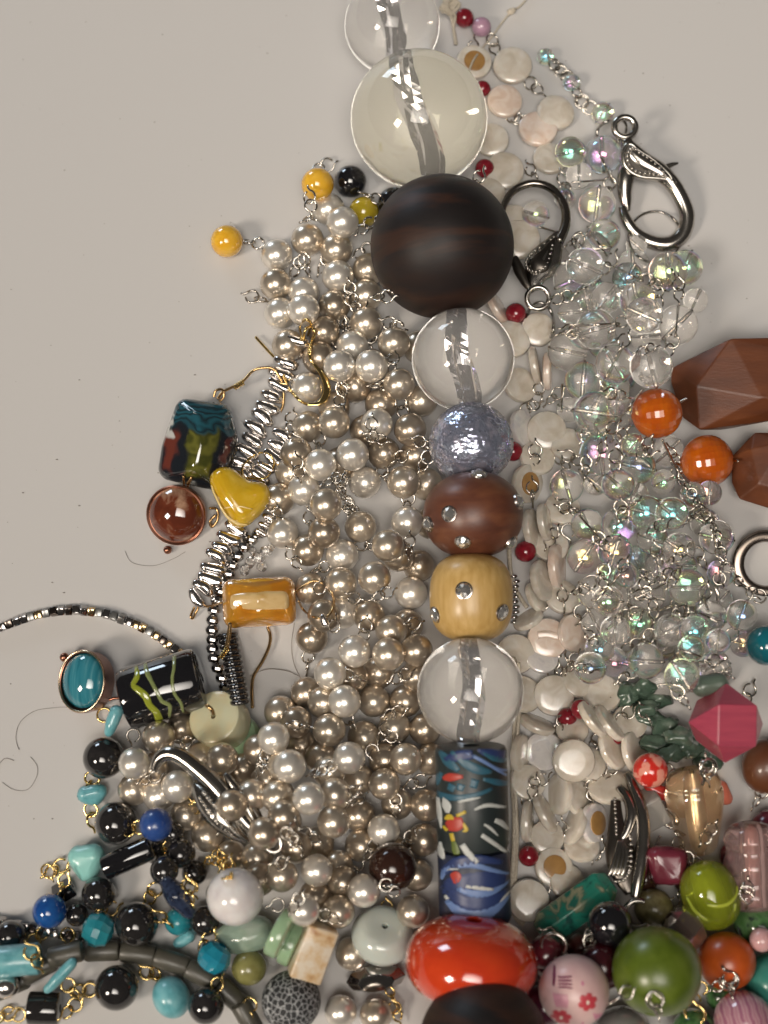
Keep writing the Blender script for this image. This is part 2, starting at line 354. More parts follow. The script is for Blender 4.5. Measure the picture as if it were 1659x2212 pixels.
# ------------------------------------------------------------------ scene bookkeeping
WM = {}
def thing(name, label, cat, x, y, group=None):
    o = bpy.data.objects.new(name, None); col.objects.link(o); o.empty_display_size = .005
    o.location = at(x, y, 0)*K; WM[o.name] = Matrix.Translation(o.location)
    o['label'] = label; o['category'] = cat
    if group: o['group'] = group
    return o
def put(name, me, mat, parent, M, label=None):
    o = bpy.data.objects.new(name, me); col.objects.link(o)
    o.material_slots[0].link = 'OBJECT'; o.material_slots[0].material = mat
    if parent is not None:
        o.parent = parent; o.matrix_parent_inverse = WM[parent.name].inverted()
    o.matrix_basis = M; WM[o.name] = M
    if label: o['label'] = label
    return o
def axisrot(d):
    return Vector(d).normalized().to_track_quat('Z', 'Y').to_matrix()
def camdir(ang, tilt=0.0):
    """direction in the picture at angle ang (deg, 0 = right, 90 = up), raised towards the viewer by tilt deg"""
    a, t = radians(ang), radians(tilt); return CR @ Vector((cos(a)*cos(t), sin(a)*cos(t), sin(t)))
def mat4(pos, R=None, s=1.0):
    S = Matrix.Diagonal((s, s, s)) if not isinstance(s, (tuple, list)) else Matrix.Diagonal(s)
    M = ((R if R is not None else Matrix.Identity(3)) @ S).to_4x4()
    M = Matrix.Scale(K, 4) @ M; M.translation = Vector(pos)*K; return M

SP = []      # collision balls of everything placed so far (world u)
def settle(x, y, balls, z0=None, cap=230, slack=.93, base=0.0):
    """height at which something made of balls (dx,dy,dz,r in view axes) comes to rest at pixel x,y"""
    z = max(b[3]-(CR@Vector(b[:3])).z for b in balls) if z0 is None else z0
    zmin = z+base; z = zmin
    for _ in range(4):
        p = at(x, y, z); s = sc_at(x, y, z); best = zmin
        for b in balls:
            o = CR @ Vector(b[:3])*s; bx, by, bz, br = p.x+o.x, p.y+o.y, o.z, b[3]*s
            for q in SP:
                dx, dy = bx-q[0], by-q[1]; R = (br+q[3])*slack; d2 = dx*dx+dy*dy
                if d2 < R*R:
                    h = q[2]+sqrt(R*R-d2)-bz
                    if h > best: best = h
        z = min(best, cap)
    return z
def occupy(x, y, z, balls):
    p = at(x, y, z); s = sc_at(x, y, z)
    for b in balls:
        o = CR @ Vector(b[:3])*s; SP.append((p.x+o.x, p.y+o.y, p.z+o.z, b[3]*s))
def top(wx, wy):
    h = 0
    for q in SP:
        d2 = (wx-q[0])**2+(wy-q[1])**2
        if d2 < q[3]**2: h = max(h, q[2]+sqrt(q[3]**2-d2))
    return h
def topat(x, y, lift=0, rad=12):
    z = 10.0
    for _ in range(3):
        p = at(x, y, z); c = top(p.x, p.y); m = max(top(p.x+dx*rad, p.y+dy*rad) for dx, dy in ((1, 0), (-1, 0), (0, 1), (0, -1)))
        z = .6*c+.4*m+lift
    return z

QUEUE = []
def q(lv, fn): QUEUE.append((lv, len(QUEUE), fn))
def ball_item(parent, name, x, y, r, mat, lv=1, kz=1.0, hole=.1, ang=None, tilt=0, p=2.0, label=None, me=None, after=None, squash=1.0, z=None, seg=32, sub=None):
    def go():
        balls = [(0, 0, 0, r*min(1, (kz+1)/2)*squash)]
        zz = settle(x, y, balls) if z is None else z
        occupy(x, y, zz, balls); s = sc_at(x, y, zz)
        a = random.uniform(0, 360) if ang is None else ang
        R = axisrot(camdir(a, tilt))
        o = put(name, me or bead(hole, kz, p, seg), mat, parent, mat4(at(x, y, zz), R, r*s), label)
        if sub: sub(o, at(x, y, zz), R, r*s)
        if after: after(o, at(x, y, zz), R, r*s)
    q(lv, go)

# ------------------------------------------------------------------ the table
table = put('table_top', mesh_from([(-9000, -9000, 0), (9000, -9000, 0), (9000, 9000, 0), (-9000, 9000, 0)], [(0, 1, 2, 3)], False), tabm, None, mat4((0, 0, 0)))
table['kind'] = 'structure'

# ------------------------------------------------------------------ wire links (shared meshes)
def eye_pts(R, cx, cz, plane, stem, sgn):
    pts = []
    for i in range(15):
        a = radians(200+320*i/14) if sgn < 0 else radians(20+320*i/14)
        x, y = cx+R*cos(a), R*sin(a)
        pts.append(Vector((x, y*(1 if plane == 0 else .25), cz+(y if plane else (i/14-.5)*3))))
    pts.append(Vector((cx+sgn*(R+stem*.4), 0, cz))); pts.append(Vector((cx+sgn*(R+stem), 0, cz)))
    return pts
def link_mesh(R, wr, stem, k):
    key = ('link', R, wr, stem, k)
    if key in _C: return _C[key]
    rr = random.Random(k); bm = bmesh.new()
    tube_bm(bm, eye_pts(R*rr.uniform(.95, 1.12), R*.75, 0, 0, stem, 1), wr, 8)
    tilt = Matrix.Rotation(rr.choice((-1, 1))*rr.uniform(.7, 1.2), 3, 'X')
    tube_bm(bm, [tilt @ p for p in eye_pts(R*rr.uniform(.85, 1.05), -R*.75, 0, 0, stem, -1)], wr, 8)
    _C[key] = from_bm(bm); return _C[key]
def eye_mesh(R, wr, stem):
    key = ('eye', R, wr, stem)
    if key in _C: return _C[key]
    bm = bmesh.new(); tube_bm(bm, eye_pts(R, 0, 0, 0, stem, 1), wr, 6)
    _C[key] = from_bm(bm); return _C[key]
def links(parent, spec, mat, R=13, wr=2.2, stem=14, lv=8, lift=3, name='wire_link'):
    for e in spec:
        def go(e=e):
            x, y = e[0], e[1]; a = e[2] if len(e) > 2 else random.uniform(0, 360)
            z = max(topat(x, y, lift, 14), 4+R*.4); k = random.randrange(6)
            Rm = CR @ Matrix.Rotation(radians(a), 3, 'Z') @ Matrix.Rotation(random.uniform(-.55, .55), 3, 'X') @ Matrix.Rotation(random.uniform(-.3, .3), 3, 'Y')
            put(name, link_mesh(R, wr, stem, k), mat, parent, mat4(at(x, y, z), Rm, sc_at(x, y, z)))
        q(lv, go)
def eyes(parent, spec, mat, R=13, wr=2.2, stem=14, lv=8, lift=5, name='wire_eye', tiltr=.45):
    for e in spec:
        def go(e=e):
            x, y, a = e[:3]; s_ = e[3] if len(e) > 3 else 1
            z = max(topat(x, y, lift, 14), 5)
            Rm = CR @ Matrix.Rotation(radians(a), 3, 'Z') @ Matrix.Rotation(random.uniform(-tiltr, tiltr), 3, 'X')
            put(name, eye_mesh(R, wr, stem), mat, parent, mat4(at(x, y, z), Rm, sc_at(x, y, z)*s_))
        q(lv, go)
def wires(parent, segs, mat, wr=2.2, lv=8, lift=3, name='wire_pin'):
    for e in segs:
        def go(e=e):
            x0, y0, x1, y1 = e
            za, zb = topat(x0, y0, lift), topat(x1, y1, lift); zm = topat((x0+x1)/2, (y0+y1)/2, lift, 4)
            za, zb = max(za, 5), max(zb, 5); zm = max((za+zb)/2, zm)
            A, B, Mi = at(x0, y0, za), at(x1, y1, zb), at((x0+x1)/2, (y0+y1)/2, zm)
            c = (A+B)/2
            put(name, tube(smooth_path([A-c, Mi-c, B-c], 5), wr, 6), mat, parent, mat4(c))
        q(lv, go)
def wirepath(parent, name, pts, mat, wr, lv=9, lift=4, closed=False, flat=1.0, z=None, label=None, minz=4):
    """bent wire through picture points; height from what lies beneath unless given as a third value"""
    def go():
        W = []
        for p in pts:
            h = p[2] if len(p) > 2 else (z if z is not None else max(minz, topat(p[0], p[1], lift)))
            W.append(at(p[0], p[1], h))
        c = sum(W, Vector())/len(W); pp = smooth_path([v-c for v in W], 6, closed)
        put(name, tube(pp, wr, 8, closed, flat), mat, parent, mat4(c), label)
    q(lv, go)

# ------------------------------------------------------------------ 1. central strand of large beads
strand = thing('large_bead_strand', 'single row of large clear, wooden, foil and red beads strung on cord', 'bead strand', 960, 1100)
def bore_bead(x, y, z, r, mat, ang, tilt, label, br=.24, waist=.17, mat_in=bore):
    zz = z; s = sc_at(x, y, zz)*r; n = 28; a0 = math.asin(br)
    pr = [(sin(pi*i/n), cos(pi*i/n)) for i in range(n+1)]; br *= .72; waist *= .92; e = -.985
    R = axisrot(camdir(ang, tilt))
    o = put('clear_bead', lathe_mesh(pr, 56, False), mat, strand, mat4(at(x, y, zz), R, s), label)
    # crinkled metal core, added in place of the reflections on the bore wall
    bm = bmesh.new(); ns, nr = 26, 11; rings = []
    for i in range(ns+1):
        zc = -e*(1-2*i/ns)*.995; t = i/ns; rad = (waist+(br-waist)*abs(2*t-1)**1.6)*.90; ring = []
        for k in range(nr):
            a = 2*pi*k/nr+.5*zc; w_ = 1-.55*max(0, noise.noise(Vector((cos(a)*1.6+x, sin(a)*1.6, zc*1.6))))-.30*(k % 2)-.12*noise.noise(Vector((a*2, zc*5, x)))
            ring.append(bm.verts.new((rad*w_*cos(a)+.045*sin(zc*3.6+x)*(1-zc*zc), rad*w_*sin(a), zc)))
        rings.append(ring)
    for a, b in zip(rings, rings[1:]):
        for k in range(nr): bm.faces.new((a[k], a[(k+1) % nr], b[(k+1) % nr], b[k]))
    put('bore_glint_core', from_bm(bm, False), mat_in, o, mat4(at(x, y, zz), R, s))
    occupy(x, y, zz, [(0, 0, 0, r)])
def crinkled():
    v, f = lathe(bead_profile(.14, .97, 100), 160); out = []
    for p in v:
        p = Vector(p); k = 1
        if p.length > .5: k += .014*noise.noise(p*6)+.030*abs(noise.noise(p*13+Vector((4, 4, 4))))+.020*noise.noise(p*24)
        out.append(p*k)
    return mesh_from(out, f)
STR = [(847, 55, 112, 103), (905, 258, 150, 148), (955, 533, 185, 155), (1000, 776, 168, 111), (1018, 957, 150, 90), (1022, 1112, 168, 108), (1018, 1290, 150, 90), (1016, 1492, 165, 115), (1022, 1800, 150, 78), (1018, 2078, 165, 140), (1045, 2255, 225, 140)]
def strand_go():
    bore_bead(847, 55, 112, 103, acryl, 100, 0, 'smooth clear acrylic ball at the end of the strand', .30, .20)
    bore_bead(905, 258, 150, 148, acryl_y, 104, 0, 'largest clear ball, cloudy with yellowish streaks', .26, .17)
    x, y, z, r = STR[2]; s = sc_at(x, y, z)*r
    put('wooden_ball', bead(.14, 1, 2, 64, 40), wood_dk, strand, mat4(at(x, y, z), axisrot(camdir(97)), s), 'largest ball, dark polished wood with brown grain'); occupy(x, y, z, [(0, 0, 0, r)])
    bore_bead(1000, 776, 168, 111, acryl, 98, 0, 'clear acrylic ball between the dark wooden ball and the foil bead', .27, .21)
    x, y, z, r = STR[4]; s = sc_at(x, y, z)*r
    put('foil_bead', crinkled(), foilb, strand, mat4(at(x, y, z), axisrot(camdir(95)), s), 'crinkled silvery blue foil bead'); occupy(x, y, z, [(0, 0, 0, r)])
    # brown rhinestone ball
    x, y, z, r = STR[5]; s = sc_at(x, y, z)
    b = put('studded_wooden_bead', bead(.16, .87, 2.15, 64, 40), wood_br, strand, mat4(at(x, y, z), axisrot(camdir(93)), s*r), 'reddish brown wooden bead set with rhinestones'); occupy(x, y, z, [(0, 0, 0, r*.95)])
    studs(b, x, y, z, s, 108, 95, 104, [(-54, 2), (-26, -55), (77, -58), (92, 28), (10, 84), (-96, -20)], 17)
    x, y, z, r = STR[6]; s = sc_at(x, y, z)
    b = put('cream_wooden_bead', bead(.2, 1.06, 2.7, 64, 40), wood_cr, strand, mat4(at(x, y, z), axisrot(camdir(90)), s*r), 'cream barrel bead inlaid with rhinestones'); occupy(x, y, z, [(0, 12, 0, r*.95), (0, -12, 0, r*.95)])
    studs(b, x, y, z, s, 91, 104, 91, [(-20, 19), (62, -29), (-78, -36)], 18, .35)
    bore_bead(1016, 1492, 165, 115, acryl, 91, 0, 'clear acrylic ball between the cream bead and the patterned tube', .25, .19)
    # patterned clay tube
    x, y, z, R_ = STR[8]; s = sc_at(x, y, z)
    M = mat4(at(x, y, z), CR @ Matrix.Rotation(radians(1.5), 3, 'Z'), s)
    def tpr(a_, b_): return [(20, a_), (R_-11, a_), (R_-4, a_-3), (R_, a_-12), (R_, (a_+b_)/2), (R_, b_+12), (R_-4, b_+3), (R_-11, b_), (20, b_)]
    t = put('patterned_tube_bead', lathe_mesh(tpr(190, -32), 56), clayd, strand, M @ Matrix.Rotation(radians(-90), 4, 'X'), 'black tube bead with teal, white and red flower pattern')
    put('patterned_tube_bead', lathe_mesh(tpr(-33, -190), 56), P('navy_clay', (.016, .022, .045), .42, coat=.12, crough=.25, base2=(.022, .03, .06), scale=.02), strand, M @ Matrix.Rotation(radians(-90), 4, 'X'), 'navy tube bead with blue and white stripes')
    f = cylf(R_)
    tr = lambda nm, m, ln: put(nm, trails(f, [[(a_, b_, c_*1.25) for a_, b_, c_ in l_] for l_ in ln], .7), m, t, M)
    # coordinates relative to the tube centre, y up
    tr('teal_stripe', clayt, [[(-70, 185, 3), (-52, 165, 10), (-30, 148, 4)], [(-46, 188, 3), (-20, 166, 8), (10, 150, 9), (40, 143, 3)], [(-76, 110, 2), (-72, 128, 5), (-66, 140, 3)], [(-50, 104, 6), (-44, 118, 8)], [(-30, 106, 6), (-26, 120, 8)], [(-2, 112, 7), (4, 130, 8)], [(-76, 92, 7), (-40, 90, 6), (0, 96, 5), (40, 108, 3)], [(20, 186, 2), (45, 172, 6), (74, 160, 4)], [(20, 130, 3), (50, 120, 6), (76, 110, 4)]])
    tr('blue_stripe', claylb, [[(-15, 186, 2), (15, 172, 3), (48, 150, 3), (76, 138, 2)], [(0, 178, 2), (35, 158, 3), (74, 128, 2)], [(-55, -58, 4), (-10, -50, 6), (40, -66, 4), (74, -82, 2)], [(-40, -102, 5), (0, -112, 8), (40, -108, 6), (74, -96, 2)], [(-64, -132, 5), (-20, -160, 14), (30, -152, 10), (74, -128, 3)], [(-72, -90, 2), (-66, -70, 5), (-54, -58, 3)]])
    tr('navy_patch', clayb, [[(-66, -100, 6), (-40, -92, 16), (20, -84, 18), (70, -92, 8)], [(-60, 170, 4), (-30, 178, 10), (0, 182, 8)], [(-70, -75, 6), (-40, -48, 10), (10, -40, 8), (60, -52, 4)], [(-72, -105, 10), (-30, -128, 14), (20, -132, 14), (70, -115, 5)], [(10, 192, 2), (40, 180, 9), (72, 172, 8)]])
    tr('white_stripe', clayw, [[(-64, 88, 1), (-58, 72, 9), (-56, 56, 3)], [(-76, 84, 4), (-73, 50, 5), (-70, 20, 1)], [(0, 66, 2), (30, 74, 4), (70, 62, 2)], [(14, 12, 4), (40, -8, 4), (70, -34, 2)], [(-28, -8, 6), (-14, -28, 6), (4, -46, 5)], [(-72, -10, 2), (-72, -36, 6), (-66, -44, 2)], [(-22, -96, 3), (10, -100, 4), (36, -106, 3)], [(44, 40, 4), (60, 30, 5), (74, 12, 2)], [(-34, 82, 2), (-10, 88, 3), (14, 92, 1)], [(20, 34, 2), (34, 24, 3), (50, 6, 1)], [(-60, -66, 1), (-50, -62, 2), (-36, -60, 1)], [(-66, -122, 3), (-60, -128, 4)], [(50, -134, 1), (62, -126, 3), (74, -120, 2)]])
    tr('red_spot', clayr, [[(-64, 128, 3), (-48, 133, 8), (-22, 136, 3)], [(-58, 26, 8), (-42, 34, 14), (-24, 40, 9)], [(-44, -92, 4), (-42, -76, 11), (-42, -66, 4)]])
    tr('yellow_petal', clayy, [[(-62, 42, 2), (-52, 48, 6), (-44, 44, 2)], [(-38, 52, 3), (-18, 62, 3)], [(-26, 38, 3), (-18, 24, 4), (-26, 20, 1)], [(-66, 26, 3), (-58, 18, 3)], [(-50, 14, 4), (-46, -2, 4)]])
    tr('green_leaf', clayg, [[(-46, -2, 4), (-42, -18, 7), (-40, -30, 5)]])
    occupy(x, y, z, [(0, k*70-140, 0, R_) for k in range(5)])
    # red rondelle
    x, y, z, r = STR[9]; s = sc_at(x, y, z)
    put('red_rondelle', bead(.14, .66, 2.2, 64, 40), redgl, strand, mat4(at(x, y, z), axisrot(camdir(86, 4)), s*143), 'glossy orange red rondelle below the patterned tube'); occupy(x, y, z, [(-60, 0, 0, 85), (60, 0, 0, 85), (0, 0, 0, 95)])
    x, y, z, r = STR[10]; s = sc_at(x, y, z)
    put('wooden_ball', bead(.14, 1, 2, 64, 40), wood_dk, strand, mat4(at(x, y, z), axisrot(camdir(80)), s*r), 'dark wooden ball next to the red rondelle'); occupy(x, y, z, [(0, 0, 0, r)])
def studs(b, x, y, z, s, a, bb, c, spots, r, sink=.15):
    f = ell(a, bb, c); P0 = at(x, y, z)
    pr = [(0.01, .62), (.45, .6), (.95, .15), (1, 0), (.8, -.5), (.01, -.6)]
    for dx, dy in spots:
        p, n = f(dx, dy); nn = CR @ n; pos = P0+(CR @ p)*s*(1.0+.05*(.35-sink))
        if ('rh',) not in _C:
            v, fc = lathe(pr, 10, False); _C[('rh',)] = mesh_from(v, fc, False)
        o = put('rhinestone', _C[('rh',)], rhin, b, mat4(pos+nn*r*(.28-sink*.6), axisrot(nn), r*s*.85))
        if ('rs',) not in _C: _C[('rs',)] = lathe_mesh([(.98, .1), (1.15, .05), (1.2, -.3), (.2, -.7), (.1, -.55), (.9, -.2)], 20)
        put('rhinestone_setting', _C[('rs',)], rset, b, mat4(pos+nn*r*(.28-sink*.6), axisrot(nn), r*s*.9))
q(5, strand_go)
wirepath(strand, 'cord', [(1100, 1185), (1104, 1240), (1118, 1280), (1138, 1312)], cord, 4.5, lv=4, lift=6)
wirepath(strand, 'cord', [(1108, 1420), (1118, 1500), (1112, 1580), (1108, 1680), (1112, 1760), (1110, 1850), (1106, 1920), (1112, 1975), (1132, 1998)], cord, 5.5, lv=4, lift=10)
wirepath(strand, 'cord', [(1120, 1430), (1122, 1520), (1117, 1600), (1113, 1700), (1117, 1790), (1114, 1880), (1109, 1960)], cord, 4, lv=4, lift=14)

# ------------------------------------------------------------------ 2. pearl chain
pearls = thing('pearl_chain', 'tangled heap of cream imitation pearl chain on silver wire loops', 'necklace', 740, 1250)
# x, y, level, tone (w white, c cream, t taupe)
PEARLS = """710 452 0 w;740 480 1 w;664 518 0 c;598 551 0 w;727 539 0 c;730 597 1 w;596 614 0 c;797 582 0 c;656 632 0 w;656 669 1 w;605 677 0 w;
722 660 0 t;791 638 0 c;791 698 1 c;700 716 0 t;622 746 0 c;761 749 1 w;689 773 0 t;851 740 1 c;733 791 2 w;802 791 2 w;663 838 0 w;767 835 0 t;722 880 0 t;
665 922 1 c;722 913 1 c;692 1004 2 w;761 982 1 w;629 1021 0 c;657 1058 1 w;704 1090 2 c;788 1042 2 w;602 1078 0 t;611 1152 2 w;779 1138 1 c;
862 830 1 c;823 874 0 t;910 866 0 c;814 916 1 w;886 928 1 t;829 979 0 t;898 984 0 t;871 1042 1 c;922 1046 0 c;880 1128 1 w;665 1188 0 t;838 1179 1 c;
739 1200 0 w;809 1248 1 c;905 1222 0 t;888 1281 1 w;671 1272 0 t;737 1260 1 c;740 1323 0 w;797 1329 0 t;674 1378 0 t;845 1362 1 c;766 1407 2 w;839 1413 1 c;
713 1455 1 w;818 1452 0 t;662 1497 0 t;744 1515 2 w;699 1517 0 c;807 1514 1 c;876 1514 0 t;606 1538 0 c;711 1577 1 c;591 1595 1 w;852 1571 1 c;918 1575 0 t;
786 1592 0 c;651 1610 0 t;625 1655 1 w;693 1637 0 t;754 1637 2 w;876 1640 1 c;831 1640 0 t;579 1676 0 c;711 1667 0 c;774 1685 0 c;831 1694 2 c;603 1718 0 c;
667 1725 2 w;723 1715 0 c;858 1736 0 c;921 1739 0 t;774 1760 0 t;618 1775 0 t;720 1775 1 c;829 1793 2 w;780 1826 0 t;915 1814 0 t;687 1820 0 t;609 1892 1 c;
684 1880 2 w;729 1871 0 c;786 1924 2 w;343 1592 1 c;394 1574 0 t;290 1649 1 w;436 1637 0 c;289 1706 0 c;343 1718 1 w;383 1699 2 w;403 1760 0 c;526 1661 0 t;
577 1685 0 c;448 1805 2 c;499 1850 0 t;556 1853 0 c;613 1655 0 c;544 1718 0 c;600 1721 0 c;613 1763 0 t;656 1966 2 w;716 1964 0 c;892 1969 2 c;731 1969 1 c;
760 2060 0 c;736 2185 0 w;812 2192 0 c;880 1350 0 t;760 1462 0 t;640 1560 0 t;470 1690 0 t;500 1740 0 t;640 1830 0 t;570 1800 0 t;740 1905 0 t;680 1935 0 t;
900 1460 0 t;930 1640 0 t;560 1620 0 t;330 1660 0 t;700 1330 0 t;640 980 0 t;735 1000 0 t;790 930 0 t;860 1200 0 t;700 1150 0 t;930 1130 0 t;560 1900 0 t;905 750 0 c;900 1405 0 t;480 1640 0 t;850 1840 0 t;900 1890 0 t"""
TONE = {'w': pearl_w, 'c': pearl_c, 't': pearl_t}
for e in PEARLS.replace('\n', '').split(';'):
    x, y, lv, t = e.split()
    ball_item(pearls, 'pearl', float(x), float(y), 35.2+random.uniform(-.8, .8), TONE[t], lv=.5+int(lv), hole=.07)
ball_item(pearls, 'yellow_bead', 490, 521, 35, yellow, 1, hole=.14, ang=190, label='glossy yellow bead lying out on its own')
ball_item(pearls, 'yellow_bead', 686, 398, 35.5, yellow, 1, hole=.14, ang=240, label='glossy yellow bead beside a black one')
ball_item(pearls, 'black_bead', 757, 392, 35, blackgl, 1, hole=.1, ang=20, label='glossy black bead next to the yellow bead')
ball_item(pearls, 'olive_bead', 786, 458, 33, olive, 1, hole=.12, ang=300, label='mustard olive bead')
ball_item(pearls, 'black_bead', 850, 438, 34, blackgl, 1, hole=.1, label='black bead tucked under the dark wooden ball')
links(pearls, [(698, 360, 20), (670, 435, 100), (548, 524, -15), (676, 467, 20), (805, 426, -15), (791, 488, 40), (642, 576, 60), (660, 570, 100), (701, 569, 60),
 (554, 644, 160), (785, 542, 30), (758, 632, 100), (764, 655, 120), (743, 698, 160), (827, 641, 0), (851, 702, 160), (716, 743, 110), (848, 784, 80), (806, 737, 120),
 (740, 853, 90), (734, 876, 90), (629, 913, 80), (644, 964, 110), (689, 958, 80), (644, 1009, 100), (719, 1036, 30), (734, 1050, 70), (758, 1096, 140), (671, 1128, 100), (593, 1099, 130),
 (745, 706, 100), (823, 832, 0), (868, 880, 110), (739, 848, 90), (802, 926, 90), (814, 946, 160), (859, 992, 40), (916, 957, 160), (919, 996, 60), (832, 1024, 130), (736, 1048, 100),
 (880, 1086, 80), (751, 1093, 110), (635, 1206, 120), (692, 1228, 20), (791, 1179, 170), (773, 1296, 150), (827, 1284, 30), (788, 1362, 80), (884, 1350, 10), (665, 1428, 90),
 (758, 1461, 160), (866, 1461, 30), (884, 1179, 90), (758, 1106, 110), (648, 1568, 170), (756, 1560, 130), (852, 1540, 20), (830, 1582, 60), (851, 1600, 120), (690, 1666, 20), (706, 1660, 30),
 (573, 1642, 70), (756, 1716, 40), (768, 1730, 40), (855, 1738, 90), (900, 1690, 20), (669, 1805, 150), (633, 1799, 80), (642, 1826, 110), (801, 1836, 60), (882, 1817, 60), (767, 1875, 60),
 (711, 1981, 150), (394, 1606, 10), (325, 1682, 20), (565, 1652, 70), (640, 1950, 60), (600, 1870, 30), (480, 1775, 70)], silver, R=13, wr=2.3, stem=12)
eyes(pearls, [(804, 1622, 270), (834, 1912, 0), (288, 1589, 260), (850, 1925, 150), (856, 705, 340), (620, 1800, 300), (690, 1270, 60), (722, 1352, 80), (780, 655, 200), (600, 1955, 190)], silver, R=14, wr=2.2)
eyes(pearls, [(428, 1739, 300), (420, 1745, 120)], gold, R=14, wr=2.2)

# ------------------------------------------------------------------ 3. iridescent glass bead chain
crystal = thing('glass_bead_chain', 'heap of clear iridescent glass beads linked by silver wire', 'necklace', 1390, 1100)
AB = """1178 122 17 0;1235 178 18 0;1302 244 23 0;1232 328 31 1;1302 334 38 0;1251 379 27 0;1221 430 22 0;1290 442 38 1;1305 508 33 0;1157 463 28 4;1281 538 36 0;1263 574 38 1;1242 604 44 0;
1368 574 34 0;1356 600 32 0;1443 586 40 1;1480 578 36 0;1503 649 25 0;1311 643 32 1;1266 643 28 0;1377 649 38 1;1287 711 41 1;1392 681 38 1;1464 702 41 1;1395 726 33 0;1226 759 41 1;
1329 786 41 1;1407 792 44 1;1260 822 39 1;1284 891 43 1;1356 891 33 0;1299 981 45 1;1368 963 25 1;1377 1008 38 0;1443 975 33 0;1224 1050 35 1;1335 1047 34 2;1287 1044 25 0;1368 1074 34 0;
1433 1041 26 1;1497 1068 26 0;1230 885 26 0;1233 675 26 0;1451 1110 34 1;1337 1134 36 1;1395 1107 36 0;1269 1134 34 0;1548 1161 36 0;1263 1203 36 1;1329 1191 36 1;1410 1164 33 0;1467 1185 33 1;
1425 1230 34 0;1485 1269 40 1;1353 1242 26 1;1281 1278 34 1;1313 1298 32 1;1401 1284 35 1;1557 1239 29 0;1557 1296 25 1;1602 1329 32 1;1536 1332 32 0;1380 1347 33 0;1449 1362 34 0;1500 1362 31 1;
1431 1401 26 0;1395 1428 37 2;1473 1461 36 1;1428 1479 26 0;1494 1401 28 1;1605 1392 26 0;1551 1386 26 1;1296 1401 31 0;1287 1347 31 0;1329 1362 31 1;1275 1443 33 0;1375 530 22 0;1200 560 30 0;1335 870 28 0"""
def pin(o, pos, R, s):
    if ('pin',) not in _C: _C[('pin',)] = tube([Vector((0, 0, -1.06)), Vector((0, 0, 0)), Vector((0, 0, 1.06))], .07, 6)
    put('wire_pin', _C[('pin',)], silver, o, mat4(pos, R, s))
ABL = [tuple(float(v) for v in e.split()) for e in AB.replace('\n', '').split(';')]
for x, y, r, lv in ABL:
    ball_item(crystal, 'glass_bead', x, y, r*1.06, abglass if (x*7+y) % 5 > 1 else clearg, lv=.55+lv*.9, hole=.1, tilt=random.uniform(-15, 25), seg=28, sub=pin)
rr = random.Random(3)
poly = lambda x, y: (1225 < x < 1600 and 1060 < y < 1470 and x-1225 > (y-1380)*.5) or (1205 < x < 1440-(y-560)*.1 and 540 < y < 1060 and x < 1190+(y-300)*.45)
cnt = 0
while cnt < 32:
    x, y = rr.uniform(1200, 1600), rr.uniform(520, 1470)
    if poly(x, y):
        ball_item(crystal, 'glass_bead', x, y, rr.uniform(24, 34), abglass if rr.random() < .6 else clearg, lv=.4, hole=.1, tilt=10, seg=24, sub=pin); cnt += 1
links(crystal, [(1205, 148, -50), (1218, 158, -50), (1266, 226, -40), (1252, 210, -60), (1218, 397, 100), (1316, 406, 80), (1314, 571, 60), (1245, 517, 40), (1407, 610, 150), (1422, 640, 100), (1466, 625, 90), (1215, 643, 20), (1335, 699, 30),
 (1344, 744, 60), (1449, 747, 70), (1233, 714, 20), (1308, 834, 80), (1329, 852, 170), (1314, 930, 30), (1329, 996, 90), (1236, 990, 150), (1392, 966, 60), (1467, 1029, 120), (1230, 1101, 160), (1341, 1104, 90),
 (1419, 1140, 30), (1527, 1119, 130), (1341, 1230, 50), (1437, 1245, 30), (1362, 1311, 50), (1512, 1206, 120), (1554, 1260, 90), (1485, 1326, 150), (1395, 1386, 70), (1365, 1395, 20), (1572, 1377, 30),
 (1533, 1428, 0), (1356, 1458, 40), (1470, 1503, 130), (1340, 1330, 20), (1460, 1330, 60), (1420, 1200, 100), (1300, 1170, 130), (1300, 1240, 60), (1520, 1290, 70), (1250, 1330, 60), (1270, 930, 60)], silver, R=13.5, wr=2.3, stem=14)
wires(crystal, [(1234, 394, 1305, 389), (1293, 328, 1323, 394), (1251, 523, 1281, 601), (1326, 577, 1389, 607), (1227, 637, 1299, 607), (1269, 490, 1311, 553), (1434, 547, 1464, 607), (1245, 705, 1320, 699),
 (1350, 690, 1410, 648), (1311, 816, 1347, 747), (1467, 657, 1458, 729), (1389, 840, 1329, 918), (1251, 1014, 1293, 1062), (1431, 951, 1464, 1020), (1485, 1056, 1512, 1092), (1251, 1113, 1296, 1164), (1287, 1299, 1329, 1254),
 (1371, 1293, 1446, 1257), (1440, 1215, 1485, 1173), (1539, 1140, 1563, 1212), (1509, 1323, 1551, 1344), (1464, 1401, 1515, 1419), (1362, 1092, 1401, 1071), (1221, 400, 1225, 470), (1165, 490, 1222, 508), (1215, 830, 1213, 890), (1500, 1230, 1530, 1320), (1310, 1360, 1345, 1352)], silver, 2.6)
rr = random.Random(11)
links(crystal, [(rr.uniform(1250, 1560), rr.uniform(1080, 1450), rr.uniform(0, 180)) for _ in range(14)]+[(rr.uniform(1230, 1400), rr.uniform(560, 1050), rr.uniform(0, 180)) for _ in range(8)]+
 [(1455, 985, -62), (1472, 1020, -60), (1490, 1058, -60), (1508, 1094, -65), (1528, 1122, -55), (1545, 1150, -65), (1555, 1185, -75), (1566, 1218, -60), (1590, 1250, -50), (1618, 1275, -40)], silver, R=11, wr=2.2, stem=14)
eyes(crystal, [(1228, 1146, 280), (1405, 1372, 280), (1250, 520, 250), (1640, 1288, 200), (1372, 1325, 30), (1345, 1108, 250), (1232, 714, 170)], silver, R=15, wr=2.3)

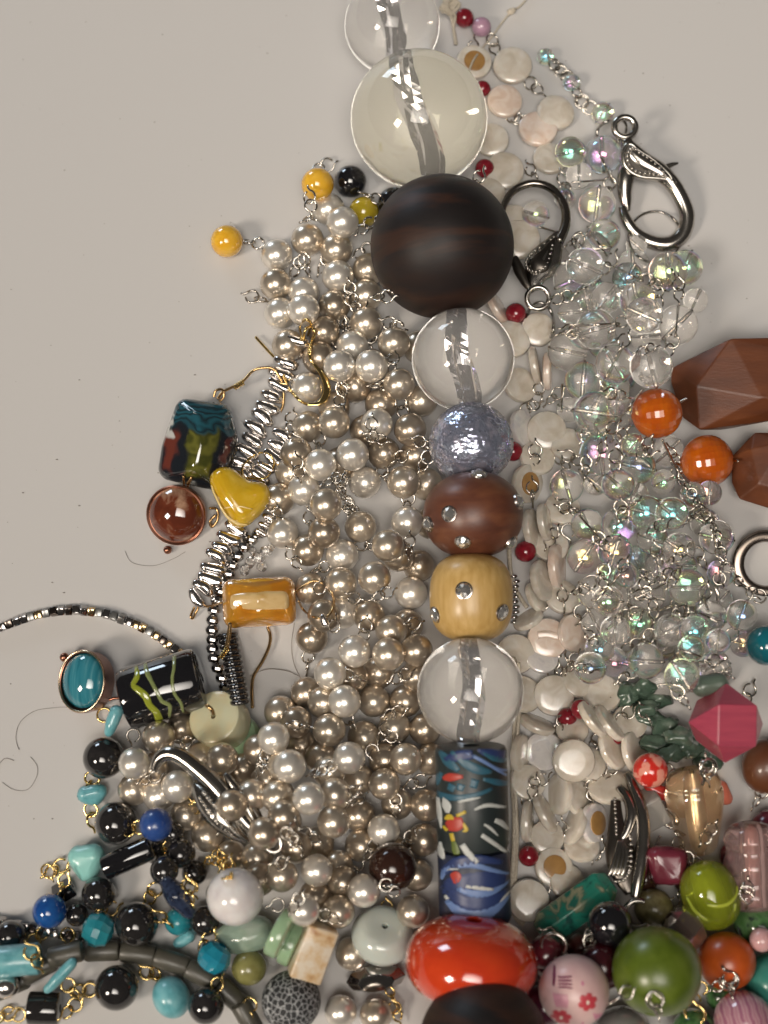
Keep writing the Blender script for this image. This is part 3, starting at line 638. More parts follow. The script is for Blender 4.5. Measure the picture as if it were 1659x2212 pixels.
# ------------------------------------------------------------------ 4. shell disc chain
shell = thing('shell_disc_chain', 'chain of round mother of pearl discs with small garnet red beads', 'necklace', 1190, 1500)
def disc(hole=.0, th=.3):
    key = ('disc', th)
    if key not in _C:
        _C[key] = lathe_mesh([(0.0, th), (.5, th*.98), (.84, th*.88), (.95, th*.62), (1, 0), (.95, -th*.62), (.84, -th*.88), (.5, -th*.98), (0.0, -th)], 40, False)
    return _C[key]
def shell_item(x, y, r, mat=shellm, lv=1, ang=90, face=90, core=False, th=.24, slot=False):
    """face 90 = disc faces the viewer, 0 = seen edge-on with its normal along ang"""
    def go():
        n = camdir(ang, face); h = r*th
        balls = [(0, 0, 0, max(h*1.3, r*.42))]
        z = settle(x, y, balls, slack=.85); occupy(x, y, z, [(0, 0, 0, r*.5)]); s = sc_at(x, y, z)
        R = axisrot(n); pos = at(x, y, z)
        o = put('shell_disc', disc(th=th), mat, shell, mat4(pos, R, r*s))
        if core:
            if ('core',) not in _C: _C[('core',)] = lathe_mesh([(0, .06), (.5, .055), (.58, .03), (.6, -.04), (0, -.04)], 32, False)
            put('amber_core', _C[('core',)], ambc, o, mat4(pos+n*h*s*.99, R, r*s))
        if slot:
            f = lambda a, b: (Vector((a, b, th*.97-.12*(a*a+b*b)*th)), Vector((0, 0, 1)))
            put('ridge', trails(f, [[(-.5, .18, .05), (0, .22, .12), (.5, .08, .04)]], .045, 6), shellp, o, mat4(pos, CR, r*s))
    q(lv, go)
for e in [(1024, 135, 39, shellm, .6, 60, 80, True), (1107, 142, 43, shellm, 1, 90, 78), (1090, 219, 39, shellp, 1, 80, 75), (1162, 279, 43, shellp, 1.6, 90, 70), (1200, 244, 42, shellm, .6, 60, 70), (1062, 303, 38, shellm, .6, 120, 80), (1090, 369, 43, shellm, .7, 90, 76),
 (1188, 343, 38, shellm, .6, 90, 70), (1057, 419, 36, shellm, .5, 90, 80), (1123, 518, 45, shellm, .6, 90, 80), (1110, 480, 40, shellm, .5, 90, 80), (1105, 733, 43, shellm, 1, 60, 72), (1162, 712, 38, shellm, .5, 90, 80), (1075, 665, 40, shellp, .6, 30, 20), (1123, 832, 40, shellm, .8, 30, 60), (1181, 931, 44, shellm, 1.8, 90, 82),
 (1129, 925, 42, shelli, .8, 10, 40), (1139, 1045, 43, shellm, 1.4, 0, 52, True), (1156, 790, 42, shellm, 1, 10, 12), (1183, 802, 42, shellp, 1, 0, 10), (1150, 1143, 45, shellm, .9, 10, 25), (1177, 1128, 42, shellm, .9, 10, 20), (1171, 1254, 46, shellm, 1.3, 15, 30), (1204, 1224, 50, shellp, 1.2, 5, 22),
 (1159, 1290, 36, shellm, .8, 30, 30), (1141, 1338, 36, shellm, .8, 120, 20), (1183, 1380, 45, shellp, 2.2, 90, 80, False, True), (1240, 1368, 43, shellp, 1.2, 20, 55), (1114, 1413, 44, shellm, .9, 60, 80), (1171, 1422, 36, shelli, 1, 80, 60), (1197, 1502, 45, shellm, 1.6, 90, 82), (1299, 1499, 44, shellm, 1, 100, 60),
 (1161, 1565, 42, shellm, 1, 70, 14), (1236, 1577, 36, shellm, .8, 90, 45), (1281, 1553, 46, shellm, 1.3, 40, 16), (1317, 1562, 46, shellm, 1.3, 40, 16), (1176, 1622, 43, shelli, 2.4, 170, 70), (1239, 1643, 47, shellm, 1.7, 90, 84), (1323, 1619, 46, shellm, 1.4, 30, 32), (1371, 1625, 46, shellm, 1.4, 20, 35),
 (1317, 1700, 48, shellm, 1.4, 100, 34), (1209, 1715, 46, shellm, 1, 170, 26), (1125, 1628, 42, shellm, .9, 0, 30), (1248, 1721, 42, shellm, .8, 20, 40), (1140, 1775, 46, shellm, 1.2, 0, 15), (1179, 1757, 46, shellm, 1, 30, 14), (1284, 1778, 44, shelli, 2.3, 10, 45, True), (1239, 1784, 44, shellm, 1, 150, 16),
 (1196, 1873, 43, shellm, 1.6, 60, 72, True), (1142, 1945, 46, shellm, .8, 90, 78), (1257, 1829, 40, shellm, .7, 90, 40), (1182, 1808, 38, shellm, .6, 90, 70), (1225, 1905, 40, shellm, .6, 60, 60), (1215, 1100, 40, shellm, .6, 90, 60), (1225, 960, 38, shellm, .5, 90, 70), (1190, 1180, 40, shellm, .5, 90, 60),
 (1130, 1500, 42, shellm, .5, 60, 60), (1250, 1470, 40, shellm, .5, 60, 60), (1140, 1690, 40, shellm, .5, 60, 60), (1270, 1650, 40, shellm, .5, 60, 60), (1360, 1560, 40, shellm, .5, 60, 60), (1215, 1290, 40, shellm, .5, 60, 60), (1160, 990, 40, shellm, .5, 60, 60), (1390, 1700, 38, shellm, .5, 60, 60)]:
    shell_item(*e[:7], core=len(e) > 7 and e[7], slot=len(e) > 8)
for x, y, r, lv in [(1003, 39, 21, .6), (1042, 192, 18, .5), (1047, 364, 21, 1.3), (1114, 677, 23, .9), (1108, 975, 22, .6), (1135, 1191, 24, .8), (1254, 1532, 22, 1.2), (1142, 1849, 23, 1.2), (1330, 1590, 20, .6), (1245, 1660, 20, .5), (1163, 1240, 20, .5), (1225, 1550, 22, .6)]:
    ball_item(shell, 'garnet_bead', x, y, r, redb, lv, hole=.12)
ball_item(shell, 'lilac_bead', 1040, 58, 21, lilac, .8, hole=.12, label='small lilac glass bead beside the red one')
links(shell, [(1066, 96, 100), (1153, 186, 140), (1114, 255, 160), (1127, 258, 170), (1150, 375, 120), (1030, 390, 60), (1144, 880, 30), (1162, 850, 80), (1198, 856, 40), (1156, 982, 90), (1216, 997, 130), (1150, 1062, 90), (1192, 1161, 60), (1216, 1296, 90), (1171, 1311, 70),
 (1195, 1443, 80), (1210, 1440, 70), (1237, 1431, 60), (1228, 1095, 150), (1290, 1522, 30), (1210, 1566, 60), (1330, 1655, 40), (1285, 1690, 20), (1165, 1690, 40), (1152, 1700, 70), (1285, 1605, 60), (1213, 1795, 90), (1275, 1725, 60), (1290, 1838, 70), (1173, 1928, 70), (1135, 1720, 90), (1395, 1545, 120), (1350, 1545, 40), (1020, 110, 80)], silver, R=12.5, wr=2.2, stem=13, name='wire_link')

# ------------------------------------------------------------------ 5. lobster clasps
def clasp(label, x, y, ang, size, lv, roll=0, pitch=0, fil=False, zadd=0, mir=1, group='large decorated lobster clasps'):
    t = thing('lobster_clasp', label, 'clasp', x, y, group)
    def go():
        # local frame: eye at origin, hook towards -y; units px of a 280 px long clasp
        k = size/280
        Rm = CR @ Matrix.Rotation(radians(ang), 3, 'Z') @ Matrix.Rotation(radians(roll), 3, 'Y') @ Matrix.Rotation(radians(pitch), 3, 'X') @ Matrix.Diagonal((mir, 1, 1))
        inv = CR.inverted() @ Rm
        probe = [inv @ Vector(v)*k for v in ((0, 0, 0), (30, -90, 0), (10, -180, 0), (90, -130, 0), (130, -190, 0), (70, -260, 0))]
        balls = [(v.x, v.y, v.z, 13*k) for v in probe]
        z = settle(x, y, balls, slack=.8)+zadd; s = sc_at(x, y, z)*k; occupy(x, y, z, balls)
        M = mat4(at(x, y, z), Rm, s)
        body = [(2, -26, 0, 9), (14, -52, 0, 17), (40, -78, 0, 20), (75, -98, 0, 18), (104, -124, 0, 15), (126, -160, 0, 14), (137, -196, 0, 14), (128, -234, 0, 14), (100, -256, 0, 14), (62, -254, 0, 13), (26, -234, 0, 11), (4, -204, 0, 10), (-6, -174, 0, 7)]
        b = put('hook', vtube([(a_, b_, c_, d_*1.22) for a_, b_, c_, d_ in body], 5, 14, .8), steel, t, M)
        put('eye', ring_mesh(22, 8, kx=1.05), steel, t, M)
        # raised paisley plate with beading
        cont = [(6, -34), (26, -50), (52, -66), (78, -86), (104, -112), (112, -128), (88, -120), (60, -118), (30, -114), (4, -100), (-10, -74), (-8, -48)]
        C2 = smooth_path([(a, c, 0) for a, c in cont], 4, True); cen = Vector((34, -80, 0))
        bm = bmesh.new(); n = len(C2)
        lay = [[bm.verts.new((p.x, p.y, -12)) for p in C2], [bm.verts.new((p.x, p.y, 13)) for p in C2], [bm.verts.new((cen.x+(p.x-cen.x)*.9, cen.y+(p.y-cen.y)*.9, 17)) for p in C2], [bm.verts.new((cen.x+(p.x-cen.x)*.82, cen.y+(p.y-cen.y)*.82, 14)) for p in C2]]
        for a, c in zip(lay, lay[1:]):
            for i in range(n): bm.faces.new((a[i], a[(i+1) % n], c[(i+1) % n], c[i]))
        bm.faces.new(lay[-1]); bm.faces.new(lay[0][::-1])
        pl = put('plate', from_bm(bm, True), steel, t, M)
        # dark recess, beads and inner drop
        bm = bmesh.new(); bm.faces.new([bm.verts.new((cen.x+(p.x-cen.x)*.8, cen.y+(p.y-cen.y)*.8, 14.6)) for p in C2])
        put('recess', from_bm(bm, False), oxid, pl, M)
        bm = bmesh.new()
        C3 = smooth_path([(cen.x+(a-cen.x)*.68, cen.y+(c-cen.y)*.68, 0) for a, c in cont], 2, True)
        for p in C3:
            bmesh.ops.create_uvsphere(bm, u_segments=8, v_segments=6, radius=4.3, matrix=Matrix.Translation((p.x, p.y, 16)))
        put('beading', from_bm(bm), steel, pl, M)
        put('drop', blob([(24, -74, 15.5, 4), (48, -90, 15, 2.6), (66, -103, 14.6, 1.4)], 8), steel, pl, M)
        put('lever', vtube([(8, -88, -2, 17), (2, -110, -2, 19), (0, -140, -2, 16), (3, -165, -2, 12), (8, -184, -2, 4)], 4, 10, .6), steel if not fil else oxid, t, M)
        put('thumb_tab', vtube([(86, -90, -4, 7), (102, -82, -4, 6), (118, -78, -4, 2)], 4, 8, .6), steel, t, M)
        if fil:
            bm = bmesh.new()
            for i in range(4):
                tube_bm(bm, smooth_path([(0+i*7, -60, 6+i), (8+i*10, -110, 9+i), (2+i*13, -160, 9+i), (10+i*10, -205, 6)], 5), 3.2, 8)
            put('filigree', from_bm(bm), steel, t, M)
    q(lv, go); return t
c1 = clasp('bright lobster clasp lying flat on the table with a thin ring through its hook', 1350, 275, 0, 275, 3.2)
wirepath(c1, 'jump_ring', [(1290, 300), (1292, 278), (1312, 262), (1338, 257), (1352, 268), (1350, 292), (1335, 305)], steel, 3.4, lv=3.6, lift=14)
wirepath(c1, 'split_ring', [(1415+57*cos(a*pi/8), 512-55*sin(a*pi/8)) for a in range(16)], steel, 3.2, lv=3.6, lift=7, closed=True)
def bent(parent, name, pts, mat, z, flat=1.0, seg=12, par2=None):
    """tapered metal limb through picture points (x, y, dz, r) at height z"""
    W = [at(a, b, z+c) for a, b, c, _ in pts]; cen = sum(W, Vector())/len(W)
    return put(name, vtube([(*(v-cen), e[3]) for v, e in zip(W, pts)], 5, seg, flat), mat, par2 or parent, mat4(cen))
def beadrow(parent, pts, z, r, mat, n, name='beading'):
    P_ = smooth_path([(a, b, c) for a, b, c in pts], 10); bm = bmesh.new(); W0 = at(P_[0].x, P_[0].y, z)
    for i in range(n):
        p = P_[int((len(P_)-1)*i/(n-1))]; w_ = at(p.x, p.y, z+p.z)-W0
        bmesh.ops.create_uvsphere(bm, u_segments=8, v_segments=6, radius=r, matrix=Matrix.Translation(w_))
    put(name, from_bm(bm), mat, parent, mat4(W0))
c2 = thing('lobster_clasp', 'dark lobster clasp pinned beside the large dark wooden ball', 'clasp', 1164, 560, 'large decorated lobster clasps')
def c2_go():
    z = 58+topat(1170, 560, 0)*.45
    bent(c2, 'hook', [(1206, 524, 0, 12), (1222, 484, 0, 11), (1218, 442, 0, 10), (1192, 408, -2, 9.5), (1152, 396, -4, 9), (1112, 410, -8, 9), (1090, 440, -10, 8), (1084, 474, -12, 5)], P('dark_clasp_metal', (.30, .27, .24), .2, 1), z)
    bd = bent(c2, 'plate', [(1206, 500, 0, 6), (1194, 530, 2, 24), (1174, 566, 2, 38), (1158, 600, 0, 24), (1160, 626, -2, 10)], steel, z, .4)
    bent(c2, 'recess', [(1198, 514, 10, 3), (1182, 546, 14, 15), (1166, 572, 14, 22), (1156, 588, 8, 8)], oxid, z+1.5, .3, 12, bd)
    beadrow(bd, [(1196, 512, 12), (1168, 533, 15), (1147, 550, 16), (1136, 566, 15), (1142, 582, 14), (1160, 587, 15), (1178, 576, 16), (1187, 554, 16), (1193, 530, 14)], z+1, 4.2, steel, 22)
    bent(c2, 'drop', [(1184, 540, 17, 2), (1174, 560, 18, 6), (1166, 570, 17, 4)], steel, z+1, .6, 10, bd)
    bent(c2, 'lever', [(1110, 556, -4, 9), (1122, 584, -6, 13), (1138, 612, -6, 11), (1152, 630, -6, 6)], oxid, z, .8)
    put('eye', ring_mesh(24, 6), steel, c2, mat4(at(1162, 644, z-4), CR, sc_at(1162, 644, z)))
    occupy(1174, 560, z, [(0, 0, 0, 24)]); occupy(1192, 530, z, [(0, 0, 0, 18)]); occupy(1160, 600, z, [(0, 0, 0, 18)])
q(3.1, c2_go)
wirepath(c2, 'oval_link', [(1166+30*cos(a*pi/8), 700-46*sin(a*pi/8)) for a in range(16)], steel, 4.2, lv=3.5, lift=5, closed=True)
c3 = thing('lobster_clasp', 'silver lobster clasp turned on its side among the pearls', 'clasp', 460, 1730, 'large decorated lobster clasps')
def c3_go():
    z = 62+max(topat(a, b, 0) for a, b in ((382, 1640), (463, 1700), (530, 1780)))*.55
    bent(c3, 'hook', [(332, 1664, -14, 8), (342, 1640, -6, 12), (362, 1628, 0, 15), (386, 1632, 3, 16), (420, 1656, 4, 17), (464, 1696, 4, 18), (504, 1744, 2, 17), (536, 1782, 0, 13), (562, 1806, -2, 10)], steel, z)
    bd = bent(c3, 'plate', [(420, 1690, -6, 8), (446, 1724, 0, 24), (478, 1764, 0, 27), (508, 1796, -4, 17), (538, 1818, -8, 6)], steel, z, .8)
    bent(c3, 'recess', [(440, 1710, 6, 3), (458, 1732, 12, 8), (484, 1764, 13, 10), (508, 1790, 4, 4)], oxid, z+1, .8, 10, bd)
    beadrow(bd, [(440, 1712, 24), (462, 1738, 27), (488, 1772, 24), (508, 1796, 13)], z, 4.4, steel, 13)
    beadrow(bd, [(432, 1724, 18), (450, 1752, 22), (476, 1784, 20), (500, 1802, 10)], z, 4, steel, 11)
    bent(c3, 'lever', [(486, 1672, 6, 6), (500, 1690, 4, 9), (522, 1724, 0, 10), (540, 1756, -4, 8), (556, 1790, -8, 5)], steel, z)
    bent(c3, 'lever_shadow_side', [(500, 1684, -8, 5), (530, 1722, -12, 10), (556, 1760, -14, 8), (572, 1790, -16, 4)], oxid, z)  # dark metal limb put in for the shaded side of the lever
    e = at(586, 1818, z-4); put('eye', ring_mesh(22, 5.5, kx=.75), steel, c3, mat4(e, CR @ Matrix.Rotation(radians(42), 3, 'Z'), 1))
    for k in range(7): x, y = 350+k*36, 1640+k*28; occupy(x, y, z-4, [(0, 0, 0, 11)])
q(3.1, c3_go)
c4 = thing('lobster_clasp', 'ornate lobster clasp with filigree ribs half buried under shell discs', 'clasp', 1365, 1840, 'large decorated lobster clasps')
def c4_go():
    z = 70+topat(1360, 1830, 0)*.4
    bent(c4, 'hook', [(1352, 1672, -18, 8), (1366, 1696, -8, 11), (1384, 1742, 0, 13), (1390, 1800, 2, 14), (1385, 1862, 2, 15), (1377, 1908, 0, 14), (1372, 1940, -2, 10)], steel, z)
    bent(c4, 'hook_inner_limb', [(1336, 1700, -16, 8), (1356, 1724, -8, 11), (1364, 1758, -4, 12), (1354, 1796, -6, 10), (1336, 1820, -8, 7)], steel, z)
    bd = bent(c4, 'plate', [(1330, 1730, -16, 10), (1332, 1780, -12, 16), (1340, 1840, -8, 30), (1348, 1886, -8, 26), (1364, 1930, -6, 12)], oxid, z, .45)
    beadrow(bd, [(1328, 1726, -2), (1330, 1764, 0), (1332, 1802, 2)], z, 3.8, steel, 10)
    beadrow(bd, [(1362, 1806, 8), (1363, 1845, 10), (1360, 1880, 8), (1348, 1900, 6), (1326, 1904, 2)], z, 4.2, steel, 15)
    for k in range(4):
        bent(c4, 'rib', [(1336+k*3, 1815, 2, 3), (1330+k*8, 1845, 6, 5), (1320+k*9, 1880, 5, 5), (1316+k*9, 1893, 3, 2.5)], steel, z, 1, 10, bd)
    bent(c4, 'lever', [(1426, 1806, -6, 3), (1412, 1830, -4, 4), (1398, 1858, -2, 5), (1392, 1890, -4, 6)], steel, z)
    put('eye', ring_mesh(29, 6.5), steel, c4, mat4(at(1378, 1974, z-2), CR, sc_at(1378, 1974, z)))
    for k in range(9): occupy(1385, 1700+k*28, z, [(0, 0, 0, 13)])
    for k in range(4): occupy(1342, 1760+k*40, z-10, [(0, 0, 0, 22)])
q(1.25, c4_go)

# ------------------------------------------------------------------ 6. silver and dark rondelle strand on the left
nug = thing('nugget_strand', 'strand of shiny silver nuggets trailing from the pearl heap', 'bead strand', 530, 1010)
def chip_mesh(k):
    key = ('nug', k)
    if key not in _C:
        r_ = random.Random(k+90); _C[key] = blob([(-13+r_.uniform(-3, 3), r_.uniform(-3, 3), 0, 8), (12+r_.uniform(-3, 4), r_.uniform(-3, 3), 0, 8.5), (r_.uniform(-4, 4), r_.uniform(-5, 5), r_.uniform(-2, 2), 9)], 8, 1.2, k, .07)
    return _C[key]
def nuggets(path, n, sc_=1.0, mat=chrome, lv=2, spread=2, zl=4):
    P_ = smooth_path([(a, b, 0) for a, b in path], 12); 
    L = [0]
    for a, b in zip(P_, P_[1:]): L.append(L[-1]+(b-a).length)
    for i in range(n):
        d = L[-1]*i/(n-1); j = max(k for k in range(len(L)) if L[k] <= d+1e-6); j = min(j, len(P_)-2)
        p = P_[j].lerp(P_[j+1], (d-L[j])/max(1e-6, L[j+1]-L[j])); t = P_[j+1]-P_[j]; a = math.degrees(atan2(-t.y, t.x))
        def go(p=p, a=a):
            x, y = p.x+random.uniform(-spread, spread), p.y; b = [(0, 0, 0, 14*sc_)]
            z = min(settle(x, y, b, slack=.55, base=zl), 60); occupy(x, y, z, [(0, 0, 0, 13*sc_)])
            Rm = CR @ Matrix.Rotation(radians(a+90+random.uniform(-9, 9)), 3, 'Z') @ Matrix.Rotation(random.uniform(-.25, .25), 3, 'X') @ Matrix.Rotation(random.uniform(-.12, .12), 3, 'Y')
            put('silver_nugget', chip_mesh(random.randrange(8)), mat, nug, mat4(at(x, y, z), Rm, sc_at(x, y, z)*sc_*random.uniform(.9, 1.15)))
        q(lv, go)
nuggets([(640, 735), (612, 800), (588, 858), (560, 915), (535, 965), (522, 1005), (512, 1050)], 14, 1.5)
nuggets([(613, 943), (598, 967), (580, 997), (563, 1024), (545, 1050)], 6, 1.25)
nuggets([(505, 1140), (485, 1179), (470, 1205), (452, 1245), (440, 1272), (424, 1290)], 8, 1.35)
nuggets([(600, 1095), (575, 1130), (565, 1150)], 5, .8)
dark = thing('faceted_rondelle_strand', 'narrow strand of faceted steel grey and black rondelles', 'bead strand', 480, 1380)
def facet(key, n=8, kz=.75):
    if (key,) not in _C:
        pr = [(.25, kz), (.72, kz*.82), (1, kz*.22), (1, -kz*.22), (.72, -kz*.82), (.25, -kz)]
        v, f = lathe(pr, n, True); _C[(key,)] = mesh_from(v, f, False)
    return _C[(key,)]
steelg = P('faceted_steel', (.50, .48, .47), .1, 1)
for x, y in [(560, 1152), (543, 1166), (527, 1182), (513, 1202), (502, 1222), (494, 1240), (486, 1258), (477, 1278), (469, 1299), (462, 1319), (459, 1340), (458, 1361), (459, 1381), (459, 1401), (462, 1421), (470, 1443), (479, 1464), (486, 1484)]:
    ball_item(dark, 'faceted_rondelle', x, y, 15, steelg, 1.5, me=facet('fr', 9), ang=80, squash=.8)
for i in range(13):
    ball_item(dark, 'black_rondelle', 492+i*2.2, 1372+i*12, 22, hemat, 1.2, kz=.36, hole=.2, ang=98, p=2.6, squash=.6)
for i in range(10):
    ball_item(dark, 'black_rondelle', 1112+random.uniform(-3, 3), 1245+i*11, 9, steelg, .7, kz=.5, hole=.2, ang=95, p=2.6, squash=.6)
chip_c = thing('crystal_chip_string', 'small frosty clear crystal chips beside the grey rondelles', 'crystal chip', 555, 1205)
for x, y, s_ in [(540, 1215, 14), (558, 1205, 15), (575, 1190, 14), (528, 1232, 13), (565, 1225, 12), (588, 1180, 11), (545, 1190, 10)]:
    ball_item(chip_c, 'chip', x, y, s_, clearg, 1.1, me=facet('cc', 6, .8))

# ------------------------------------------------------------------ 7. square metallic bead bracelet
sq = thing('cube_bead_bracelet', 'thin arc of tiny square metallic beads on the bare table', 'bracelet', 200, 1330)
sqm = [P('cube_gold', (.62, .45, .25), .15, 1), P('cube_steel', (.45, .43, .42), .14, 1), P('cube_dark', (.17, .14, .12), .2, 1), P('cube_grey', (.30, .30, .29), .3, .8)]
cubem = rbox(7.2, 8.5, 8.5, 1.4, 2)
path = smooth_path([(-25, 1367, 0), (40, 1340, 0), (100, 1324, 0), (160, 1318, 0), (230, 1327, 0), (300, 1352, 0), (350, 1382, 0), (395, 1418, 0), (425, 1450, 0)], 40)
d = 0; last = path[0]
for a, b in zip(path, path[1:]):
    d += (b-a).length
    if d >= 15.6:
        d = 0; t = b-a; an = math.degrees(atan2(-t.y, t.x))
        def go(p=b.copy(), an=an):
            z = 9; Rm = CR @ Matrix.Rotation(radians(an), 3, 'Z') @ Matrix.Rotation(random.uniform(-.5, .5), 3, 'X')
            put('cube_bead', cubem, random.choice(sqm), sq, mat4(at(p.x, p.y, z), Rm, sc_at(p.x, p.y, z))); occupy(p.x, p.y, z, [(0, 0, 0, 9)])
        q(0, go)
sq2 = thing('cube_bead_bracelet', 'end of a square metallic bead bracelet under the hematite chain', 'bracelet', 80, 2010)
for i in range(13):
    def go(i=i):
        x, y = -10+i*16, 1990+i*3.2-(i-6)**2*.1; z = 9
        put('cube_bead', cubem, random.choice(sqm[1:3]+sqm[1:2]), sq2, mat4(at(x, y, z), CR @ Matrix.Rotation(-.15, 3, 'Z') @ Matrix.Rotation(random.uniform(-.5, .5), 3, 'X'), sc_at(x, y, z))); occupy(x, y, z, [(0, 0, 0, 9)])
    q(0, go)

# ------------------------------------------------------------------ 8. earrings and pendants
def px_obj(parent, name, me, mat, x, y, z, Rm=None, label=None, s=1.0):
    return put(name, me, mat, parent, mat4(at(x, y, z), CR @ (Rm if Rm is not None else Matrix.Identity(3)), sc_at(x, y, z)*s), label)
def block_material():
    m = P('swirled_block_glass', (.01, .015, .02), .08, coat=1); nt = m.node_tree; N = nt.nodes; L = nt.links; b = N['Principled BSDF']
    tc = N.new('ShaderNodeTexCoord'); nz = N.new('ShaderNodeTexNoise'); nz.inputs['Scale'].default_value = .018; nz.inputs['Detail'].default_value = 2; L.new(tc.outputs['Object'], nz.inputs['Vector'])
    su = N.new('ShaderNodeVectorMath'); su.operation = 'SUBTRACT'; L.new(nz.outputs['Color'], su.inputs[0]); su.inputs[1].default_value = (.5, .5, .5)
    ma = N.new('ShaderNodeVectorMath'); ma.operation = 'MULTIPLY_ADD'; L.new(su.outputs[0], ma.inputs[0]); ma.inputs[1].default_value = (70, 70, 70); L.new(tc.outputs['Object'], ma.inputs[2])
    sx = N.new('ShaderNodeSeparateXYZ'); L.new(ma.outputs[0], sx.inputs[0])
    def rng(out, a0, a1, b0, b1):
        x = N.new('ShaderNodeMapRange'); x.interpolation_type = 'SMOOTHSTEP'; L.new(out, x.inputs[0]); x.inputs[1].default_value = a0; x.inputs[2].default_value = a1
        y = N.new('ShaderNodeMapRange'); y.interpolation_type = 'SMOOTHSTEP'; L.new(out, y.inputs[0]); y.inputs[1].default_value = b0; y.inputs[2].default_value = b1; y.inputs[3].default_value = 1; y.inputs[4].default_value = 0
        t = N.new('ShaderNodeMath'); t.operation = 'MULTIPLY'; L.new(x.outputs[0], t.inputs[0]); L.new(y.outputs[0], t.inputs[1]); return t.outputs[0]
    mul = lambda p_, q_: (lambda t: (setattr(t, 'operation', 'MULTIPLY'), L.new(p_, t.inputs[0]), L.new(q_, t.inputs[1]), t.outputs[0])[-1])(N.new('ShaderNodeMath'))
    wv = N.new('ShaderNodeTexWave'); wv.bands_direction = 'Y'; wv.inputs['Scale'].default_value = .022; wv.inputs['Distortion'].default_value = 1.5; L.new(ma.outputs[0], wv.inputs['Vector'])
    rp = N.new('ShaderNodeValToRGB'); L.new(wv.outputs[1], rp.inputs[0]); rp.color_ramp.elements[0].color = (.01, .03, .04, 1); rp.color_ramp.elements[1].color = (.016, .085, .115, 1)
    ol = N.new('ShaderNodeTexWave'); ol.wave_type = 'RINGS'; ol.inputs['Scale'].default_value = .016; ol.inputs['Distortion'].default_value = 2; L.new(ma.outputs[0], ol.inputs['Vector'])
    ro = N.new('ShaderNodeValToRGB'); L.new(ol.outputs[1], ro.inputs[0]); ro.color_ramp.elements[0].color = (.05, .055, .01, 1); ro.color_ramp.elements[1].color = (.12, .12, .022, 1)
    cur = None
    for mask, colr in ((rng(sx.outputs[1], 25, 45, 150, 160), rp.outputs[0]), (mul(rng(sx.outputs[0], -25, -12, 36, 50), rng(sx.outputs[1], -78, -62, 26, 42)), ro.outputs[0]),
                       (mul(rng(sx.outputs[0], -84, -70, -54, -40), rng(sx.outputs[1], -70, -50, 10, 30)), (.13, .03, .02, 1)), (mul(rng(sx.outputs[0], 58, 66, 74, 84), rng(sx.outputs[1], -40, -20, 20, 40)), (.08, .022, .018, 1)),
                       (mul(rng(sx.outputs[0], -70, -66, -62, -58), rng(sx.outputs[1], 0, 12, 50, 60)), (.5, .5, .48, 1)), (mul(rng(sx.outputs[1], -100, -92, -86, -80), rng(sx.outputs[0], -100, -90, 0, 20)), (.4, .42, .4, 1))):
        mx = N.new('ShaderNodeMix'); mx.data_type = 'RGBA'; L.new(mask, mx.inputs[0])
        if cur is None: mx.inputs[6].default_value = (.01, .013, .018, 1)
        else: L.new(cur, mx.inputs[6])
        if isinstance(colr, tuple): mx.inputs[7].default_value = colr
        else: L.new(colr, mx.inputs[7])
        cur = mx.outputs[2]
    L.new(cur, b.inputs['Base Color']); return m
ear1 = thing('glass_block_earring', 'earring with dark swirled glass block, gold hook and round brown drop', 'earring', 425, 960)
def ear1_go():
    R10 = Matrix.Rotation(radians(-8), 3, 'Z')
    px_obj(ear1, 'glass_block', blob([(-32, 66, -4, 30), (36, 66, -4, 30), (58, 6, -6, 30), (44, -62, -4, 32), (-52, -58, -8, 28), (-54, -20, -6, 26), (0, 50, 24, 26), (8, -44, 28, 26), (14, 0, 34, 24)], 10, 2, 3, .02), block_material(), 428, 960, 54, R10)
    occupy(428, 958, 52, [(0, 0, 0, 60), (0, 50, 0, 45), (20, -50, 0, 45), (-40, -40, 0, 40)])
    # round brown drop
    pr = [(0, -16), (58, -16), (64, -12), (66, 8), (64, 11), (60, 9), (58, 4), (0, 4)]
    T_ = Matrix.Rotation(radians(-8), 3, 'Y') @ Matrix.Rotation(radians(10), 3, 'X')
    b = px_obj(ear1, 'bezel', lathe_mesh(pr, 48, False), copper, 382, 1112, 24, T_)
    px_obj(b, 'cabochon', lathe_mesh([(0, 40), (20, 38), (40, 31), (53, 20), (60, 8), (58, 3), (0, 3)], 48, False), browncab, 382, 1112, 24, T_)
    px_obj(b, 'ball_end', bead(.05), copper, 362, 1188, 12, s=9)
    occupy(382, 1112, 24, [(0, 0, 0, 50)])
q(1.8, ear1_go)
wirepath(ear1, 'ear_hook', [(470, 862, 50), (480, 848, 48), (498, 838, 46), (515, 832, 44), (530, 818, 42), (545, 802, 40), (565, 795, 42), (592, 798, 40), (610, 830, 30), (612, 870, 16), (605, 890, 10)], brass, 3.4, lv=1.9)
wirepath(ear1, 'wire_coil', [(505+i*2.1+(3 if i % 2 else -3), 838-i*1.3+(5 if i % 2 else -5), 46+(3 if i % 2 else -1)) for i in range(11)], gold, 1.6, lv=1.9)
wirepath(ear1, 'wire_eye', [(462, 858, 60), (466, 844, 66), (480, 842, 62), (484, 856, 54), (474, 868, 48)], brass, 3, lv=1.9)
wirepath(ear1, 'wire_eye', [(396, 1028, 62), (398, 1052, 40), (400, 1062, 30), (414, 1030, 62), (404, 1046, 50)], brass, 2.6, lv=1.9)
wirepath(ear1, 'wire_eye', [(452, 1098, 30), (468, 1100, 24), (470, 1122, 18), (458, 1138, 12), (454, 1126, 20), (466, 1112, 26)], brass, 3, lv=1.9)
ear2 = thing('gold_ear_hook', 'flat gold ear hook curving round a pearl beside the silver nuggets', 'ear hook', 665, 790)
